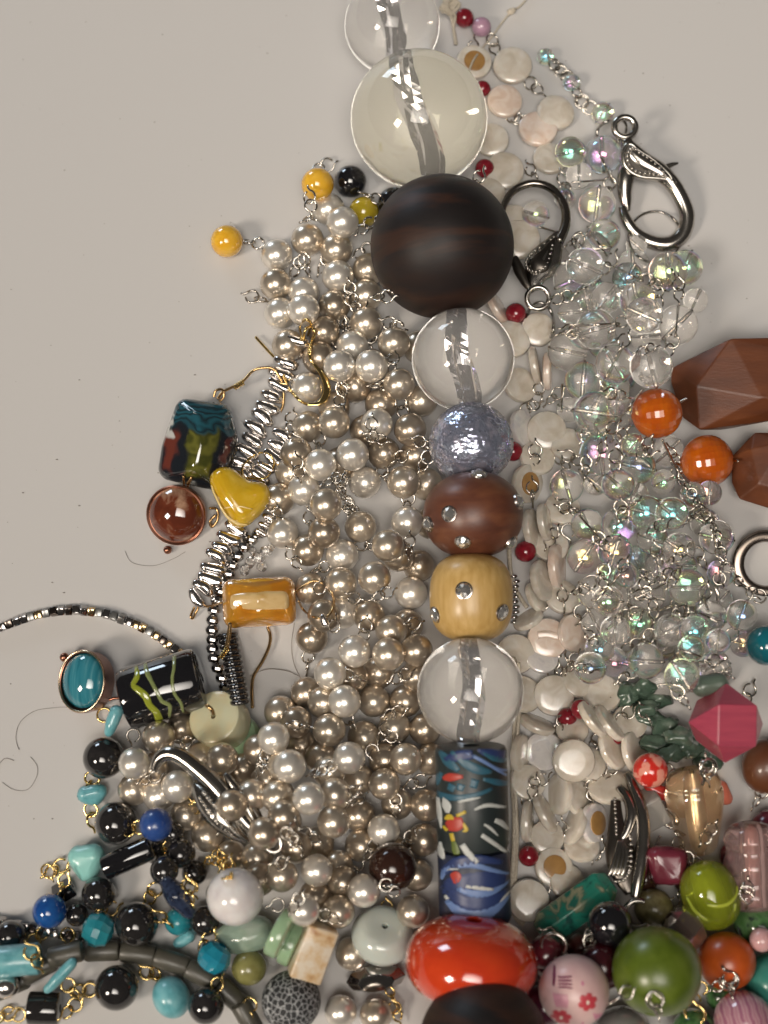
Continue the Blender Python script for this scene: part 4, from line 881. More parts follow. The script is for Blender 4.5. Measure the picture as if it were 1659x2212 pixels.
wirepath(ear2, 'hook_wire', [(655, 735), (660, 712), (672, 706), (680, 720), (672, 740), (668, 765), (676, 785), (694, 805), (706, 830), (702, 855), (685, 873), (660, 872), (640, 858), (622, 835), (612, 810)], gold, 3.2, lv=3.5, lift=5, flat=1.0)
wirepath(ear2, 'hook_wire', [(552, 728, 14), (570, 748, 18), (598, 778, 24)], gold, 3.2, lv=3.5)
def blade():
    P0 = [(676, 785, 3), (694, 806, 5.5), (706, 832, 8), (703, 856, 8), (688, 872, 5.5), (664, 874, 3.2)]
    z = max(topat(a, b, 9) for a, b, _ in P0[1:4]); W = [at(a, b, z) for a, b, _ in P0]; c = sum(W, Vector())/len(W)
    bm = bmesh.new(); pts = smooth_path([v-c for v in W], 6); R_ = smooth_path([(e[2], 0, 0) for e in P0], 6)
    T, _ = frames(pts, False); rings = []
    for p, t, rr_ in zip(pts, T, R_):
        n_ = t.cross(Vector((0, 0, 1))).normalized(); u_ = Vector((0, 0, 1))
        rings.append([bm.verts.new(p+n_*rr_.x*a+u_*b*2.2) for a, b in ((-1, 0), (-.7, 1), (.7, 1), (1, 0), (.7, -1), (-.7, -1))])
    for a, b in zip(rings, rings[1:]):
        for k in range(6): bm.faces.new((a[k], a[(k+1) % 6], b[(k+1) % 6], b[k]))
    bm.faces.new(rings[0]); bm.faces.new(rings[-1][::-1])
    put('hook_blade', from_bm(bm), gold, ear2, mat4(c))
q(3.55, blade)
wirepath(ear2, 'wire_coil', [(669+(4 if i % 2 else -4), 742+i*2.4) for i in range(11)], gold, 1.6, lv=3.6, lift=7)
wirepath(ear2, 'wire_eye', [(652, 730), (648, 705), (660, 690), (672, 700), (664, 725)], gold, 2.8, lv=3.6, lift=6)
yel = thing('yellow_nugget_pendant', 'polished yellow stone nugget with pale vein on a gold wire ring', 'pendant', 520, 1080)
def yel_go():
    x, y = 518, 1074; balls = [(-30, 30, 0, 30), (38, 0, 0, 28), (0, -30, 0, 30)]
    z = settle(x, y, balls, slack=.8); occupy(x, y, z, balls)
    bm_ = blob([(-32, 34, 0, 33), (38, 4, 0, 31), (4, -30, 2, 36), (-16, 0, 6, 34)], 14, 4, 4, .022)
    for v in bm_.vertices:
        d_ = hypot(v.co.x-16, v.co.y-36)
        if d_ < 40: k_ = (1-d_/40)**1.5*.34; v.co.x -= (v.co.x-0)*k_*.7+6*k_; v.co.y -= (v.co.y+10)*k_; v.co.z *= 1-k_*.5
    o = px_obj(yel, 'nugget', bm_, yelnug, x, y, z)
    f = ell(70, 72, 41)
    px_obj(o, 'vein', trails(f, [[(-60, 30, 1), (-56, 15, 2), (-46, -5, 2), (-36, -25, 2), (-22, -45, 2.5), (2, -58, 2), (18, -60, 1)], [(-30, -24, 1), (0, -20, 1.6), (30, -26, 1)]], .8), yelvein, x, y, z)
q(2.6, yel_go)
wirepath(yel, 'wire_ring', [(524, 1030), (524, 1008), (540, 990), (562, 978), (582, 982), (592, 1000), (586, 1018), (574, 1032), (552, 1034), (534, 1032)], gold, 2.4, lv=3.4, lift=5, closed=True)
amb = thing('amber_block_earring', 'rectangular honey amber bead earring with gold wire ring and hook', 'earring', 560, 1300)
def amb_go():
    x, y = 560, 1301; balls = [(-45, 0, 0, 42), (45, 0, 0, 42), (0, 0, 0, 44)]
    z = settle(x, y, balls, slack=.75); occupy(x, y, z, balls); Rz = Matrix.Rotation(radians(3), 3, 'Z')
    o = px_obj(amb, 'amber_block', blob([(-56, 30, 0, 24), (56, 30, 0, 24), (-56, -30, 0, 24), (56, -30, 0, 24), (0, 14, 8, 32), (0, -14, 8, 32), (-34, 0, 6, 33), (34, 0, 6, 33)], 12), amberd, x, y, z, Rz)
    px_obj(o, 'shell_inlay', blob([(-48, 10, 0, 16), (50, 12, 0, 14), (-50, -6, 0, 14), (52, -8, 0, 14), (0, 8, 6, 20), (0, -4, 6, 18)], 10, 1, 3, .05), cream_in, x, y, z+20, Rz)
q(2.6, amb_go)
wirepath(amb, 'wire_ring', [(636, 1282), (652, 1268), (676, 1255), (700, 1262), (718, 1285), (720, 1310), (706, 1332), (680, 1334), (656, 1318), (645, 1298)], brass, 2.6, lv=3.5, lift=5)
wirepath(amb, 'hook_wire', [(578, 1355), (584, 1375), (580, 1400), (566, 1430), (548, 1460), (544, 1490), (545, 1530)], brass, 3.4, lv=3.4, lift=5, z=14)
wirepath(amb, 'hook_wire', [(497, 1345, 60), (494, 1375, 56), (489, 1400, 54)], brass, 4.5, lv=3.4, flat=.4)
wirepath(amb, 'wire_coil', [(492-i*1.6+(4 if i % 2 else -4), 1400+i*2.2+(3 if i % 2 else -3), 56+(3 if i % 2 else 0)) for i in range(11)], gold, 1.7, lv=3.4)
wirepath(amb, 'wire_eye', [(478, 1302), (450, 1310), (432, 1308), (424, 1322), (416, 1336), (412, 1330), (420, 1312)], brass, 2.6, lv=3.4, lift=5)
def bail():
    px_obj(amb, 'crimp', blob([(-3, 8, 0, 8), (4, -8, 0, 10)], 8), chrome, 700, 1340, topat(700, 1340, 12))
q(3.6, bail)
tq = thing('turquoise_cabochon_drop', 'oval banded turquoise cabochon in a tilted copper bezel on the table', 'earring drop', 185, 1470)
def tq_go():
    T_ = Matrix.Rotation(radians(-20), 3, 'Y') @ Matrix.Rotation(radians(-7), 3, 'X')
    S_ = Matrix.Diagonal((56, 66, 56))
    pr = [(0, -.5), (.93, -.5), (.97, -.45), (1.0, .28), (1.03, .36), (1.0, .40), (.93, .36), (.92, -.1), (0, -.1)]
    b = px_obj(tq, 'bezel', lathe_mesh(pr, 56, False), copper, 187, 1472, 40, T_ @ S_)
    bm = bmesh.new(); tube_bm(bm, [Vector((.985*cos(2*pi*i/48), .985*sin(2*pi*i/48), .39)) for i in range(48)], .035, 8, True)
    px_obj(b, 'bezel_rim', from_bm(bm), P('pale_gold', (.86, .70, .50), .2, 1), 187, 1472, 40, T_ @ S_)
    px_obj(b, 'cabochon', lathe_mesh([(0, .74), (.3, .71), (.6, .6), (.8, .44), (.9, .26), (.9, -.05), (0, -.05)], 48, False), P('banded_turquoise_stone', (.015, .13, .175), .1, coat=1, base2=[(.025, .19, .25), (.04, .22, .28), (.09, .29, .34)], scale=1.3, detail=5, lo=.34, hi=.66, aniso=(5, .35, .5)), 187, 1470, 40, T_ @ S_)
    px_obj(b, 'ball_end', bead(.05), copper, 139, 1420, 30, s=10)
    occupy(187, 1472, 36, [(0, 0, 0, 50)])
q(1, tq_go)
wirepath(tq, 'wire_eye', [(236, 1512, 30), (250, 1508, 34), (266, 1512, 34), (268, 1524, 28), (256, 1532, 22), (244, 1526, 22)], copper, 3, lv=1.2)
blk = thing('black_glass_tube', 'black glass tube bead with wavy green trails', 'glass bead', 360, 1488)
def blk_go():
    x, y = 352, 1488; R_ = 68; Lh = 88; balls = [(-50, -12, 0, 62), (0, 0, 0, 62), (50, 12, 0, 62)]
    z = settle(x, y, balls, slack=.75); occupy(x, y, z, balls)
    pr = [(12, Lh), (R_-14, Lh), (R_-4, Lh-4), (R_, Lh-14), (R_, 0), (R_, -Lh+14), (R_-4, -Lh+4), (R_-14, -Lh), (12, -Lh)]
    Rz = Matrix.Rotation(radians(-74), 3, 'Z'); Rx = Rz @ Matrix.Rotation(radians(-90), 3, 'X')
    px_obj(blk, 'glass_body', lathe_mesh(pr, 48), blackgl, x, y, z, Rx)
    b = blk.children[0]; f = cylf(R_)
    # local y runs along the tube (to the right in the picture), x across (down)
    px_obj(b, 'green_trail', trails(f, [[(-64, -38, 4), (-45, -36, 7), (-30, -48, 6), (-18, -40, 8), (0, -28, 9), (20, -26, 8), (40, -18, 9), (60, -20, 10)]], 2), lamp_tr, x, y, z, Rz)
    px_obj(b, 'sage_trail', trails(f, [[(-66, -18, 4), (-45, -14, 6), (-25, -8, 5), (0, -2, 5), (20, 2, 5), (35, 14, 5), (60, 2, 3)], [(-64, 48, 5), (-40, 44, 4), (-20, 36, 4), (10, 32, 4), (35, 38, 4), (58, 34, 3)]], 1.8), lamp_tr2, x, y, z, Rz)
q(1.4, blk_go)
jd = thing('jade_cylinder_bead', 'honey and green jade disc beads skewered on a wire end', 'stone bead', 485, 1570)
def jd_go():
    x, y = 476, 1558; z = settle(x, y, [(0, 0, -10, 50)], slack=.7); z = min(z, 130); occupy(x, y, z, [(0, 0, 0, 55)])
    T_ = Matrix.Rotation(radians(-20), 3, 'Y') @ Matrix.Rotation(radians(-24), 3, 'X')
    pr = lambda r, h: [(6, h), (r-10, h), (r-3, h-4), (r, h-12), (r, -h+12), (r-4, -h+3), (r-12, -h), (6, -h)]
    px_obj(jd, 'green_disc', lathe_mesh(pr(56, 22), 48), jadeg, x+34, y+40, z-40, T_)
    px_obj(jd, 'honey_disc', lathe_mesh(pr(60, 38), 48), P('honey_jade_disc', (.56, .55, .38), .3, coat=.35, crough=.15, base2=[(.60, .54, .33), (.60, .38, .16)], scale=.012, lo=.4, hi=.72, sss=.25), x, y, z, T_)
q(3, jd_go)
wirepath(jd, 'wire_end', [(446, 1524, 178), (450, 1526, 184), (458, 1534, 182), (461, 1542, 166)], brass, 4, lv=3.2)

# ------------------------------------------------------------------ 9. hematite and turquoise chain with gold wire
hem = thing('hematite_turquoise_chain', 'chain of black hematite, turquoise and blue stones on gold wire', 'necklace', 240, 1900)
for x, y, r, lv in [(224, 1637, 45, 1), (251, 1778, 46, 1), (213, 1931, 37, 1.6), (296, 1996, 47, 1.2), (391, 1844, 32, 1), (355, 1880, 31, 1), (166, 1976, 25, .8), (252, 2134, 48, 1), (22, 2022, 34, .8), (442, 1990, 33, 1.2), (445, 2173, 39, 1), (420, 1885, 28, .7), (335, 1840, 26, .7), (375, 1800, 24, .6), (470, 1930, 26, .6)]:
    ball_item(hem, 'hematite_bead', x, y, r, hemat, lv, hole=.1)
ball_item(hem, 'silver_bead', 15, 2130, 27, chrome, 1, hole=.1, label='small mirror silver bead')
def stone(parent, name, x, y, balls, mat, lv, label=None, dent=1.5, seed=1, slack=.85):
    def go():
        z = settle(x, y, balls, slack=slack); occupy(x, y, z, balls)
        px_obj(parent, name, blob([(a, b, c, d) for a, b, c, d in balls], 8, dent, seed, .06), mat, x, y, z, None, label)
    q(lv, go)
turqs = P('turquoise_chip', (.10, .33, .37), .28, coat=.5, crough=.12, base2=[(.15, .42, .47), (.22, .50, .54)], scale=.05, lo=.3, hi=.7)
stone(hem, 'turquoise_chip', 243, 1560, [(8, 22, 0, 16), (-2, -6, 2, 15), (-8, -22, 0, 11)], turqs, 1.5)
stone(hem, 'turquoise_chip', 199, 1716, [(-14, 0, 0, 20), (16, 6, 0, 18), (6, -10, 0, 16)], turqs, 1.4, seed=2)
stone(hem, 'turquoise_chip', 130, 2108, [(-26, -28, 0, 12), (0, 0, 4, 13), (26, 28, 0, 13)], turqs, 1.8, seed=3)
stone(hem, 'turquoise_chip', 397, 2030, [(-12, -8, 0, 13), (12, 8, 0, 15)], turqs, 1.6, seed=4)
stone(hem, 'turquoise_nugget', 187, 1862, [(-14, 10, 0, 27), (14, 14, 2, 26), (2, -16, 0, 26)], P('speckled_turquoise', (.28, .62, .58), .32, coat=.35, crough=.15, base2=[(.30, .66, .62), (.02, .05, .05)], scale=.06, lo=.62, hi=.78, detail=8), 1.8, 'pale turquoise nugget with black flecks', 2, 5)
ball_item(hem, 'lapis_bead', 337, 1781, 36, lapis, 1.8, hole=.12, label='speckled dark blue bead')
ball_item(hem, 'blue_bead', 107, 1968, 37, P('cobalt_glass', (.008, .06, .26), .1, coat=.8, base2=(.015, .10, .34), scale=1.6), 1.8, hole=.1, label='glossy cobalt blue bead')
ball_item(hem, 'teal_bead', 212, 2008, 37, teal, 1.9, me=facet('tf', 12, .9), label='faceted teal stone bead')
ball_item(hem, 'teal_bead', 463, 2068, 37, P('bright_teal', (.01, .21, .32), .15, coat=.6, base2=(.02, .27, .38), scale=2), 1.6, me=facet('tf2', 12, .85), label='faceted bright teal bead beside the olive bead')
ball_item(hem, 'turquoise_bead', 370, 2154, 46, turq, 1.2, kz=.85, hole=.08, ang=30, label='pale blue turquoise rondelle')
ball_item(hem, 'teal_bead', 385, 1990, 30, teal, .6)
def cyl_item(parent, name, x, y, r, hl, ang, mat, lv, bev=4, label=None, tilt=0, seg=32, slack=.85):
    def go():
        a = radians(ang); n = max(1, int(hl/r*1.2)); balls = [(cos(a)*hl*.7*(i/n if n else 0), sin(a)*hl*.7*(i/n), 0, r) for i in range(-n, n+1)]
        z = settle(x, y, balls, slack=slack); occupy(x, y, z, balls)
        pr = [(r*.25, hl), (r-bev, hl), (r-bev*.3, hl-bev*.3), (r, hl-bev), (r, 0), (r, -hl+bev), (r-bev*.3, -hl+bev*.3), (r-bev, -hl), (r*.25, -hl)]
        put(name, lathe_mesh(pr, seg), mat, parent, mat4(at(x, y, z), axisrot(camdir(ang, tilt)), sc_at(x, y, z)), label)
    q(lv, go)
cyl_item(hem, 'black_tube_bead', 277, 1853, 27, 58, 24, blackgl, 1.3, 7, 'smooth black tube bead')
cyl_item(hem, 'turquoise_tube', 18, 2076, 34, 68, 5, turqs, 1.2, 5, 'matt turquoise tube bead')
cyl_item(hem, 'black_tube_bead', 96, 2178, 36, 34, 0, hemat, 1.4, 6, 'short black barrel with flat ends', seg=24)
cyl_item(hem, 'dark_square_bead', 138, 1925, 22, 22, 30, blackgl, .8, 3, seg=4)
stone(hem, 'faceted_dark_bead', 384, 1936, [(-22, 30, 0, 18), (0, 0, 4, 26), (22, -32, 0, 18)], P('midnight_glass', (.012, .018, .04), .08, coat=1, base2=(.03, .045, .09), scale=.1), 1.8, 'midnight blue oval glass bead', 4, 3)
links(hem, [(122, 1876, 30), (134, 1911, 60), (228, 1966, 20), (82, 2024, 30), (355, 1988, 130), (74, 2067, 120), (154, 2137, 130), (182, 2139, 0), (324, 2110, 130), (154, 2178, 40), (7, 2194, 20), (360, 1837, 40), (447, 2036, 60), (194, 1690, 60), (198, 1760, 100), (290, 1790, 20), (410, 1925, 100), (339, 2113, 120), (330, 1930, 60)], gold, R=15, wr=2.8, stem=14)
eyes(hem, [(103, 1882, 300), (146, 2019, 270), (413, 1918, 300), (469, 2127, 60), (541, 2170, 280), (40, 2192, 175), (225, 1545, 330)], gold, R=15, wr=2.4)
# ------------------------------------------------------------------ 10. grey tube bracelet
gt = thing('grey_tube_bracelet', 'bracelet of translucent smoky grey tube beads lying on the table', 'bracelet', 300, 2080)
for x, y, a in [(24, 2128, 24), (84, 2092, 28), (142, 2062, 12), (221, 2054, 2), (298, 2060, -8), (370, 2077, -18), (437, 2108, -28), (500, 2152, -44), (536, 2200, -60)]:
    cyl_item(gt, 'tube_bead', x, y, 22, 38, a, greytube, .1, 6, slack=.6)

# ------------------------------------------------------------------ 11. green and grey gemstone beads
gem = thing('gemstone_bead_chain', 'short run of jade, olive, agate slab and crackled grey stone beads', 'necklace', 640, 2060)
stone(gem, 'jade_rondelle', 529, 2022, [(-30, -4, 0, 34), (30, 8, 0, 36), (0, 2, 0, 42)], P('cloudy_green_jade', (.25, .34, .27), .25, coat=.5, base2=[(.30, .39, .31), (.38, .45, .38)], scale=.02, sss=.2), 1.2, 'cloudy sage green jade rondelle', 1, 2)
ball_item(gem, 'olive_bead', 538, 2090, 38, olst, .9, hole=.1, label='small olive green stone bead')
cyl_item(gem, 'jade_disc', 606, 2016, 54, 15, -25, jadeg, 1.5, 6, 'thin green jade disc standing on edge', tilt=10)
cyl_item(gem, 'jade_disc', 632, 2036, 52, 14, -25, jadeg, 1.4, 6, 'green jade disc against the agate slab', tilt=10)
def slab():
    x, y = 676, 2056; z = settle(x, y, [(0, -20, 0, 24), (0, 20, 0, 24)], slack=.7); occupy(x, y, z, [(0, -30, 0, 25), (0, 30, 0, 25)])
    px_obj(gem, 'agate_slab', rbox(36, 60, 24, 5, 3), agslab, x, y, z, Matrix.Rotation(radians(-20), 3, 'Z') @ Matrix.Rotation(radians(12), 3, 'Y'), 'cream agate slab with rusty stains')
q(1.4, slab)
ball_item(gem, 'crackled_bead', 629, 2162, 64, lava, 1.5, hole=.1, label='grey stone bead with crackled white surface')
ball_item(gem, 'white_bead', 508, 1937, 62, whitest, 3, hole=.08, ang=105, label='large white stone bead wrapped with gold wire')
def pj():
    x, y = 827, 2020; z = settle(x, y, [(-25, 0, 0, 42), (25, 0, 0, 42)], slack=.8); occupy(x, y, z, [(-25, 0, 0, 44), (25, 0, 0, 44)])
    pr = [(7, 36), (40, 37), (56, 28), (67, 8), (68, -8), (58, -30), (40, -37), (7, -36)]
    sp = smooth_path([(a, 0, b) for a, b in pr], 3)
    put('pale_jade_barrel', lathe_mesh([(v.x, v.z) for v in sp], 48), jadep, gem, mat4(at(x, y, z), axisrot(camdir(80, 42)), sc_at(x, y, z)), 'pale grey green jade barrel bead')
q(1.8, pj)
links(gem, [(836, 1968, 90), (856, 2185, 110), (846, 2150, 120), (473, 1862, 150), (486, 1870, 60), (462, 1852, 30), (494, 1880, 80), (480, 1858, 100)], gold, R=12, wr=2.4, stem=10, lv=8.5)
wirepath(gem, 'wire_wrap', [(490+12*cos(i*.9), 1884+i*.7+4*sin(i*.9)) for i in range(22)], gold, 1.8, lv=8.6, lift=4)
def sv():
    x, y = 812, 2114; z = settle(x, y, [(-30, -8, 0, 26), (30, 8, 0, 26)], slack=.8); occupy(x, y, z, [(-30, -8, 0, 28), (30, 8, 0, 28)])
    px_obj(gem, 'silver_oval', hull([(cos(a)*r*1.0, sin(a)*r*.52, h) for a in [i*pi/5 for i in range(10)] for r, h in ((66, 0), (40, 18), (40, -18))], False, 1.5, 2), P('dark_silver', (.42, .40, .39), .1, 1), x, y, z, Matrix.Rotation(radians(8), 3, 'Z') @ Matrix.Rotation(radians(15), 3, 'X'), 'faceted dark silver oval bead')
q(1.6, sv)
ball_item(gem, 'brown_bead', 848, 1872, 52, brownb, .6, hole=.1, label='dark brown glass bead under the pearls')

# ------------------------------------------------------------------ 12. wooden and agate strand on the right
wd = thing('wood_agate_strand', 'two faceted reddish brown wooden beads with orange agate beads', 'bead strand', 1560, 900)
def wood1():
    # relative to (1580, 830), y up, z towards the viewer
    pts = [(-128, 38, -10), (-129, 8, -14), (-86, -6, 44), (-104, -70, -8), (-10, 96, 40), (52, -32, 60), (-72, -98, 18), (-60, 70, -20), (-20, -96, -20), (110, 100, 30), (160, 60, 40), (150, -40, 50), (90, -76, 20), (190, 20, 0), (180, -60, -10), (60, 98, -40), (-60, -60, -55), (-60, 50, -55), (120, -60, -55), (120, 60, -55)]
    x, y = 1580, 832; z = 66
    px_obj(wd, 'faceted_wooden_bead', hull(pts, False, 2.5, 2), wood_fc, x, y, z, None, 'long faceted brown wooden bead'); occupy(x, y, z, [(-70, 0, 0, 55), (0, 0, 0, 70), (80, 0, 0, 70)])
    pts = [(-98, 30, -8), (-98, -26, -8), (-64, 46, 30), (-52, -30, 48), (-86, -62, 10), (-20, -84, 24), (0, 60, 44), (-50, 82, 0), (60, 80, 20), (60, -60, 46), (80, -90, 0), (100, 0, 30), (-40, 50, -50), (-40, -60, -50), (90, 50, -50), (90, -60, -50)]
    x, y = 1680, 1016; z = 58
    px_obj(wd, 'faceted_wooden_bead', hull(pts, False, 2.5, 2), wood_fc, x, y, z, None, 'faceted brown wooden bead beside the lower agate'); occupy(x, y, z, [(-40, 0, 0, 55), (40, 0, 0, 60)])
q(1, wood1)
agf = lambda: bead(.1, 1, 2, 14, 9)
ag_me = mesh_from(*lathe(bead_profile(.1, 1, 17), 24), False)
for x, y, r, l in [(1419, 893, 55, 'orange agate bead touching the glass beads'), (1527, 996, 57, 'orange agate bead next to the shorter wooden bead')]:
    ball_item(wd, 'agate_bead', x, y, r, agate, 1.2, me=ag_me, ang=8, label=l)
wires(wd, [(1470, 868, 1484, 860), (1584, 995, 1596, 996)], silver, 3, lv=3)

# ------------------------------------------------------------------ 13. split ring at the right edge
rg = thing('metal_ring', 'plain dark silver ring lying flat beside the glass beads', 'ring', 1653, 1218)
def rg_go():
    px_obj(rg, 'ring_band', lathe_mesh([(50, 8), (60, 11), (70, 8), (73, 0), (70, -8), (60, -11), (50, -8), (47, 0)], 64), P('dark_ring_metal', (.24, .20, .17), .2, 1), 1655, 1218, 14)
q(1, rg_go)

# ------------------------------------------------------------------ 14. green aventurine chips
av = thing('aventurine_chip_strand', 'short strand of dark green aventurine chips', 'bead strand', 1430, 1560)
for i, (x, y, a, b_) in enumerate([(1360, 1503, 22, 28), (1392, 1492, 26, 20), (1416, 1520, 40, 20), (1412, 1556, 42, 20), (1438, 1574, 36, 18), (1432, 1610, 52, 22), (1486, 1616, 30, 28), (1532, 1650, 24, 26), (1398, 1530, 26, 20), (1466, 1592, 28, 22), (1452, 1630, 30, 20)]):
    an = random.uniform(-.6, .3); a *= 1.25; b_ *= 1.15
    stone(av, 'aventurine_chip', x, y, [(cos(an)*a*.6, -sin(an)*a*.6, 0, b_*.5), (-cos(an)*a*.6, sin(an)*a*.6, 0, b_*.6), (random.uniform(-10, 10), random.uniform(-14, 14), 3, b_*.75), (random.uniform(-14, 14), b_*.6, 0, b_*.35)], avent, 1.2+.05*i, None, 9, i, .55)
stone(av, 'aventurine_chip', 1536, 1482, [(-20, 0, 0, 24), (16, 6, 0, 22)], P('pale_aventurine', (.14, .19, .15), .3, trans=.3, coat=.4), .8)

# ------------------------------------------------------------------ 15. multicoloured chain lower right
mc = thing('mixed_bead_chain', 'colourful chain of mixed painted, glass and stone beads on silver wire', 'necklace', 1440, 1900)
def cubo(r, rz, rx, ry=0):
    pts = []
    for a in (-1, 1):
        for b in (-1, 1): pts += [(a, b, 0), (a, 0, b), (0, a, b)]
    Rm = Matrix.Rotation(radians(rz), 3, 'Z') @ Matrix.Rotation(radians(ry), 3, 'Y') @ Matrix.Rotation(radians(rx), 3, 'X')
    return hull([(Rm @ Vector(p))*r for p in pts], False, 2.2, 2)
def pk():
    x, y = 1568, 1562; z = settle(x, y, [(0, 0, 0, 75)], slack=.75); occupy(x, y, z, [(0, 0, 0, 78)])
    px_obj(mc, 'pink_faceted_bead', cubo(61, 43, 5, 10), pinkw, x, y, z, None, 'faceted pink painted wooden bead')
q(1.8, pk)
ball_item(mc, 'carved_bead', 1655, 1655, 52, brownc, 1.2, kz=1.15, ang=80, hole=.15, label='carved brown bead at the edge beside the pink one')
ball_item(mc, 'teal_bead', 1655, 1394, 44, P('teal_gloss', (.005, .13, .17), .12, coat=1), 1.4, hole=.1, label='glossy dark teal bead touching the glass beads')
ball_item(mc, 'coral_bead', 1405, 1664, 38, coral, 2.2, hole=.1, ang=20, label='round red coral bead with pink patch')
stone(mc, 'coral_chip', 1430, 1712, [(-30, 14, 0, 12), (0, 0, 0, 16), (26, -18, 0, 12)], P('coral_chip_red', (.55, .04, .03), .25, coat=.6), 1.0)
stone(mc, 'coral_chip', 1562, 1712, [(-6, 10, 0, 18), (6, -12, 0, 16)], P('coral_chip_pink', (.62, .17, .11), .25, coat=.5), 1.2)
def milky():
    x, y = 1400, 1750; z = settle(x, y, [(0, 0, 0, 30)], slack=.7); occupy(x, y, z, [(0, 0, 0, 32)])
    px_obj(mc, 'milky_cube', rbox(34, 36, 30, 6, 3), P('milky_quartz', (.55, .52, .48), .25, trans=.5, coat=.3), x, y, z, Matrix.Rotation(radians(28), 3, 'Z') @ Matrix.Rotation(radians(20), 3, 'X'), 'milky translucent cube bead')
q(.9, milky)
def acorn():
    x, y = 1503, 1752; balls = [(0, 45, 0, 55), (0, -30, 0, 42)]; z = settle(x, y, balls, slack=.8); occupy(x, y, z, balls)
    pr = [(6, 94), (34, 92), (52, 82), (60, 64), (59, 54), (63, 46), (62, 20), (54, -20), (46, -56), (38, -80), (26, -92), (6, -95)]
    sp = smooth_path([(a, 0, b) for a, b in pr], 3); prof = [(v.x, v.z) for v in sp]
    R = axisrot(camdir(97, 6)); s = sc_at(x, y, z)
    o = put('amber_acorn_bead', lathe_mesh(prof, 40), amberg, mc, mat4(at(x, y, z), R, s), 'acorn shaped amber glass bead')
    put('foil_core', lathe_mesh([(6.5, 70), (14, 60), (15, 0), (12, -70), (6.5, -80)], 20), P('peach_foil', (.92, .78, .58), .3, .6), o, mat4(at(x, y, z), R, s))
q(2.6, acorn)
stone(mc, 'magenta_cube', 1440, 1868, [(-20, 18, 0, 24), (22, 16, 0, 24), (-12, -22, 0, 22), (20, -22, 2, 22)], magst, 1.2, 'dull magenta stone cube', 2, 6)
def lime():
    x, y = 1534, 1934; balls = [(-10, 26, 0, 52), (10, -26, 0, 52)]; z = settle(x, y, balls, slack=.8); occupy(x, y, z, balls); s = sc_at(x, y, z)
    Rz = Matrix.Rotation(radians(18), 3, 'Z'); R3 = CR @ Rz; R = R3 @ Matrix.Rotation(radians(-90), 3, 'X')
    o = put('lime_glass_bead', lathe_mesh([(a*62, b*62) for a, b in bead_profile(.14, 1.2, 24, 2.3)], 40), limeg, mc, mat4(at(x, y, z), R, s), 'lime green glass bead with yellow trails')
    put('lime_core', lathe_mesh([(5, 66), (20, 58), (22, 0), (20, -58), (5, -66)], 20), P('lime_inside', (.42, .46, .03), .4), o, mat4(at(x, y, z), R, s))
    f = ell(62, 74, 62)
    put('trail', trails(f, [[(-20, 0, 2), (0, -8, 4), (25, -12, 4), (50, -4, 3), (58, 8, 2)], [(-52, 20, 2), (-48, -5, 3), (-34, -28, 4), (-12, -46, 4), (2, -52, 3)], [(-2, -66, 3), (20, -50, 4), (34, -32, 4), (40, -20, 3)]], 2), limetr, o, mat4(at(x, y, z), R3, s))
q(2.2, lime)
ball_item(mc, 'green_wooden_bead', 1419, 2098, 96, greenw, 2.4, kz=.97, hole=.14, ang=255, tilt=25, label='big olive green wooden bead', p=2.1, seg=56)
ball_item(mc, 'orange_bead', 1570, 2076, 62, orngb, 2, kz=1, hole=.12, ang=280, tilt=20, label='orange wooden bead beside the green one')
def flo():
    x, y, r = 1240, 2140, 76; z = settle(x, y, [(0, 0, 0, r)], slack=.85); occupy(x, y, z, [(0, 0, 0, r)]); s = sc_at(x, y, z); M = mat4(at(x, y, z), CR, s)
    o = put('floral_bead', bead(.08, 1, 2, 56, 36), floral, mc, mat4(at(x, y, z), axisrot(camdir(75)), s*r), 'pink bead with red flowers')
    f = ell(r, r, r); dot = lambda cx_, cy_, w: [(cx_-w*.5, cy_, w*.7), (cx_, cy_, w), (cx_+w*.5, cy_, w*.7)]
    fl = []
    for cx_, cy_ in ((20, -2), (-34, -40)):
        for k in range(6): a = k*1.05+.3; fl.append([(cx_+3*cos(a), cy_+3*sin(a), 6), (cx_+13*cos(a), cy_+12*sin(a), 8.5), (cx_+21*cos(a), cy_+19*sin(a), 5)])
    put('red_petal', trails(f, fl, .5, 3), florr, o, M)
    put('flower_eye', trails(f, [dot(20, -2, 5.5), dot(-34, -40, 5.5)], 1.1, 3), florw, o, M)
    put('pink_stripe', trails(f, [[(-50+i*5, 14, 1.2), (-48+i*5, 0, 1.6), (-44+i*4, -16, 1)] for i in range(6)]+[[(34+i*5, -28-i*2, 1.2), (38+i*5, -40-i*2, 1.8), (44+i*5, -54, 1)] for i in range(5)]+[dot(10, 36, 5), dot(12, -52, 4)], .5, 3), florp, o, M)
    put('plum_stripe', trails(f, [[(-44, 60, 2), (-47, 46, 3.5), (-50, 26, 2)]]+[[(-40, 44-i*6, 1.6), (-26, 46-i*6, 2.2), (-12, 48-i*7, 1.6)] for i in range(4)], .5, 3), florm, o, M)
q(2.4, flo)
def var():
    x, y = 1243, 1960; a = radians(36); z = settle(x, y, [(cos(a)*50, sin(a)*50, 0, 36), (-cos(a)*50, -sin(a)*50, 0, 36), (0, 0, 0, 38)], slack=.8); occupy(x, y, z, [(cos(a)*50*i, sin(a)*50*i, 0, 38) for i in (-1, 0, 1)])
    pts = [(sx*L_, 44*cos(t), 44*sin(t)) for sx in (-1, 1) for L_ in (74,) for t in [i*pi/3+.3 for i in range(6)]]+[(sx*96, 26*cos(t), 26*sin(t)) for sx in (-1, 1) for t in [i*pi/3+.3 for i in range(6)]]
    px_obj(mc, 'variscite_tube', hull(pts, False, 3, 2), varis, x, y, z, Matrix.Rotation(a, 3, 'Z'), 'green and tan veined faceted stone tube')
q(1.9, var)
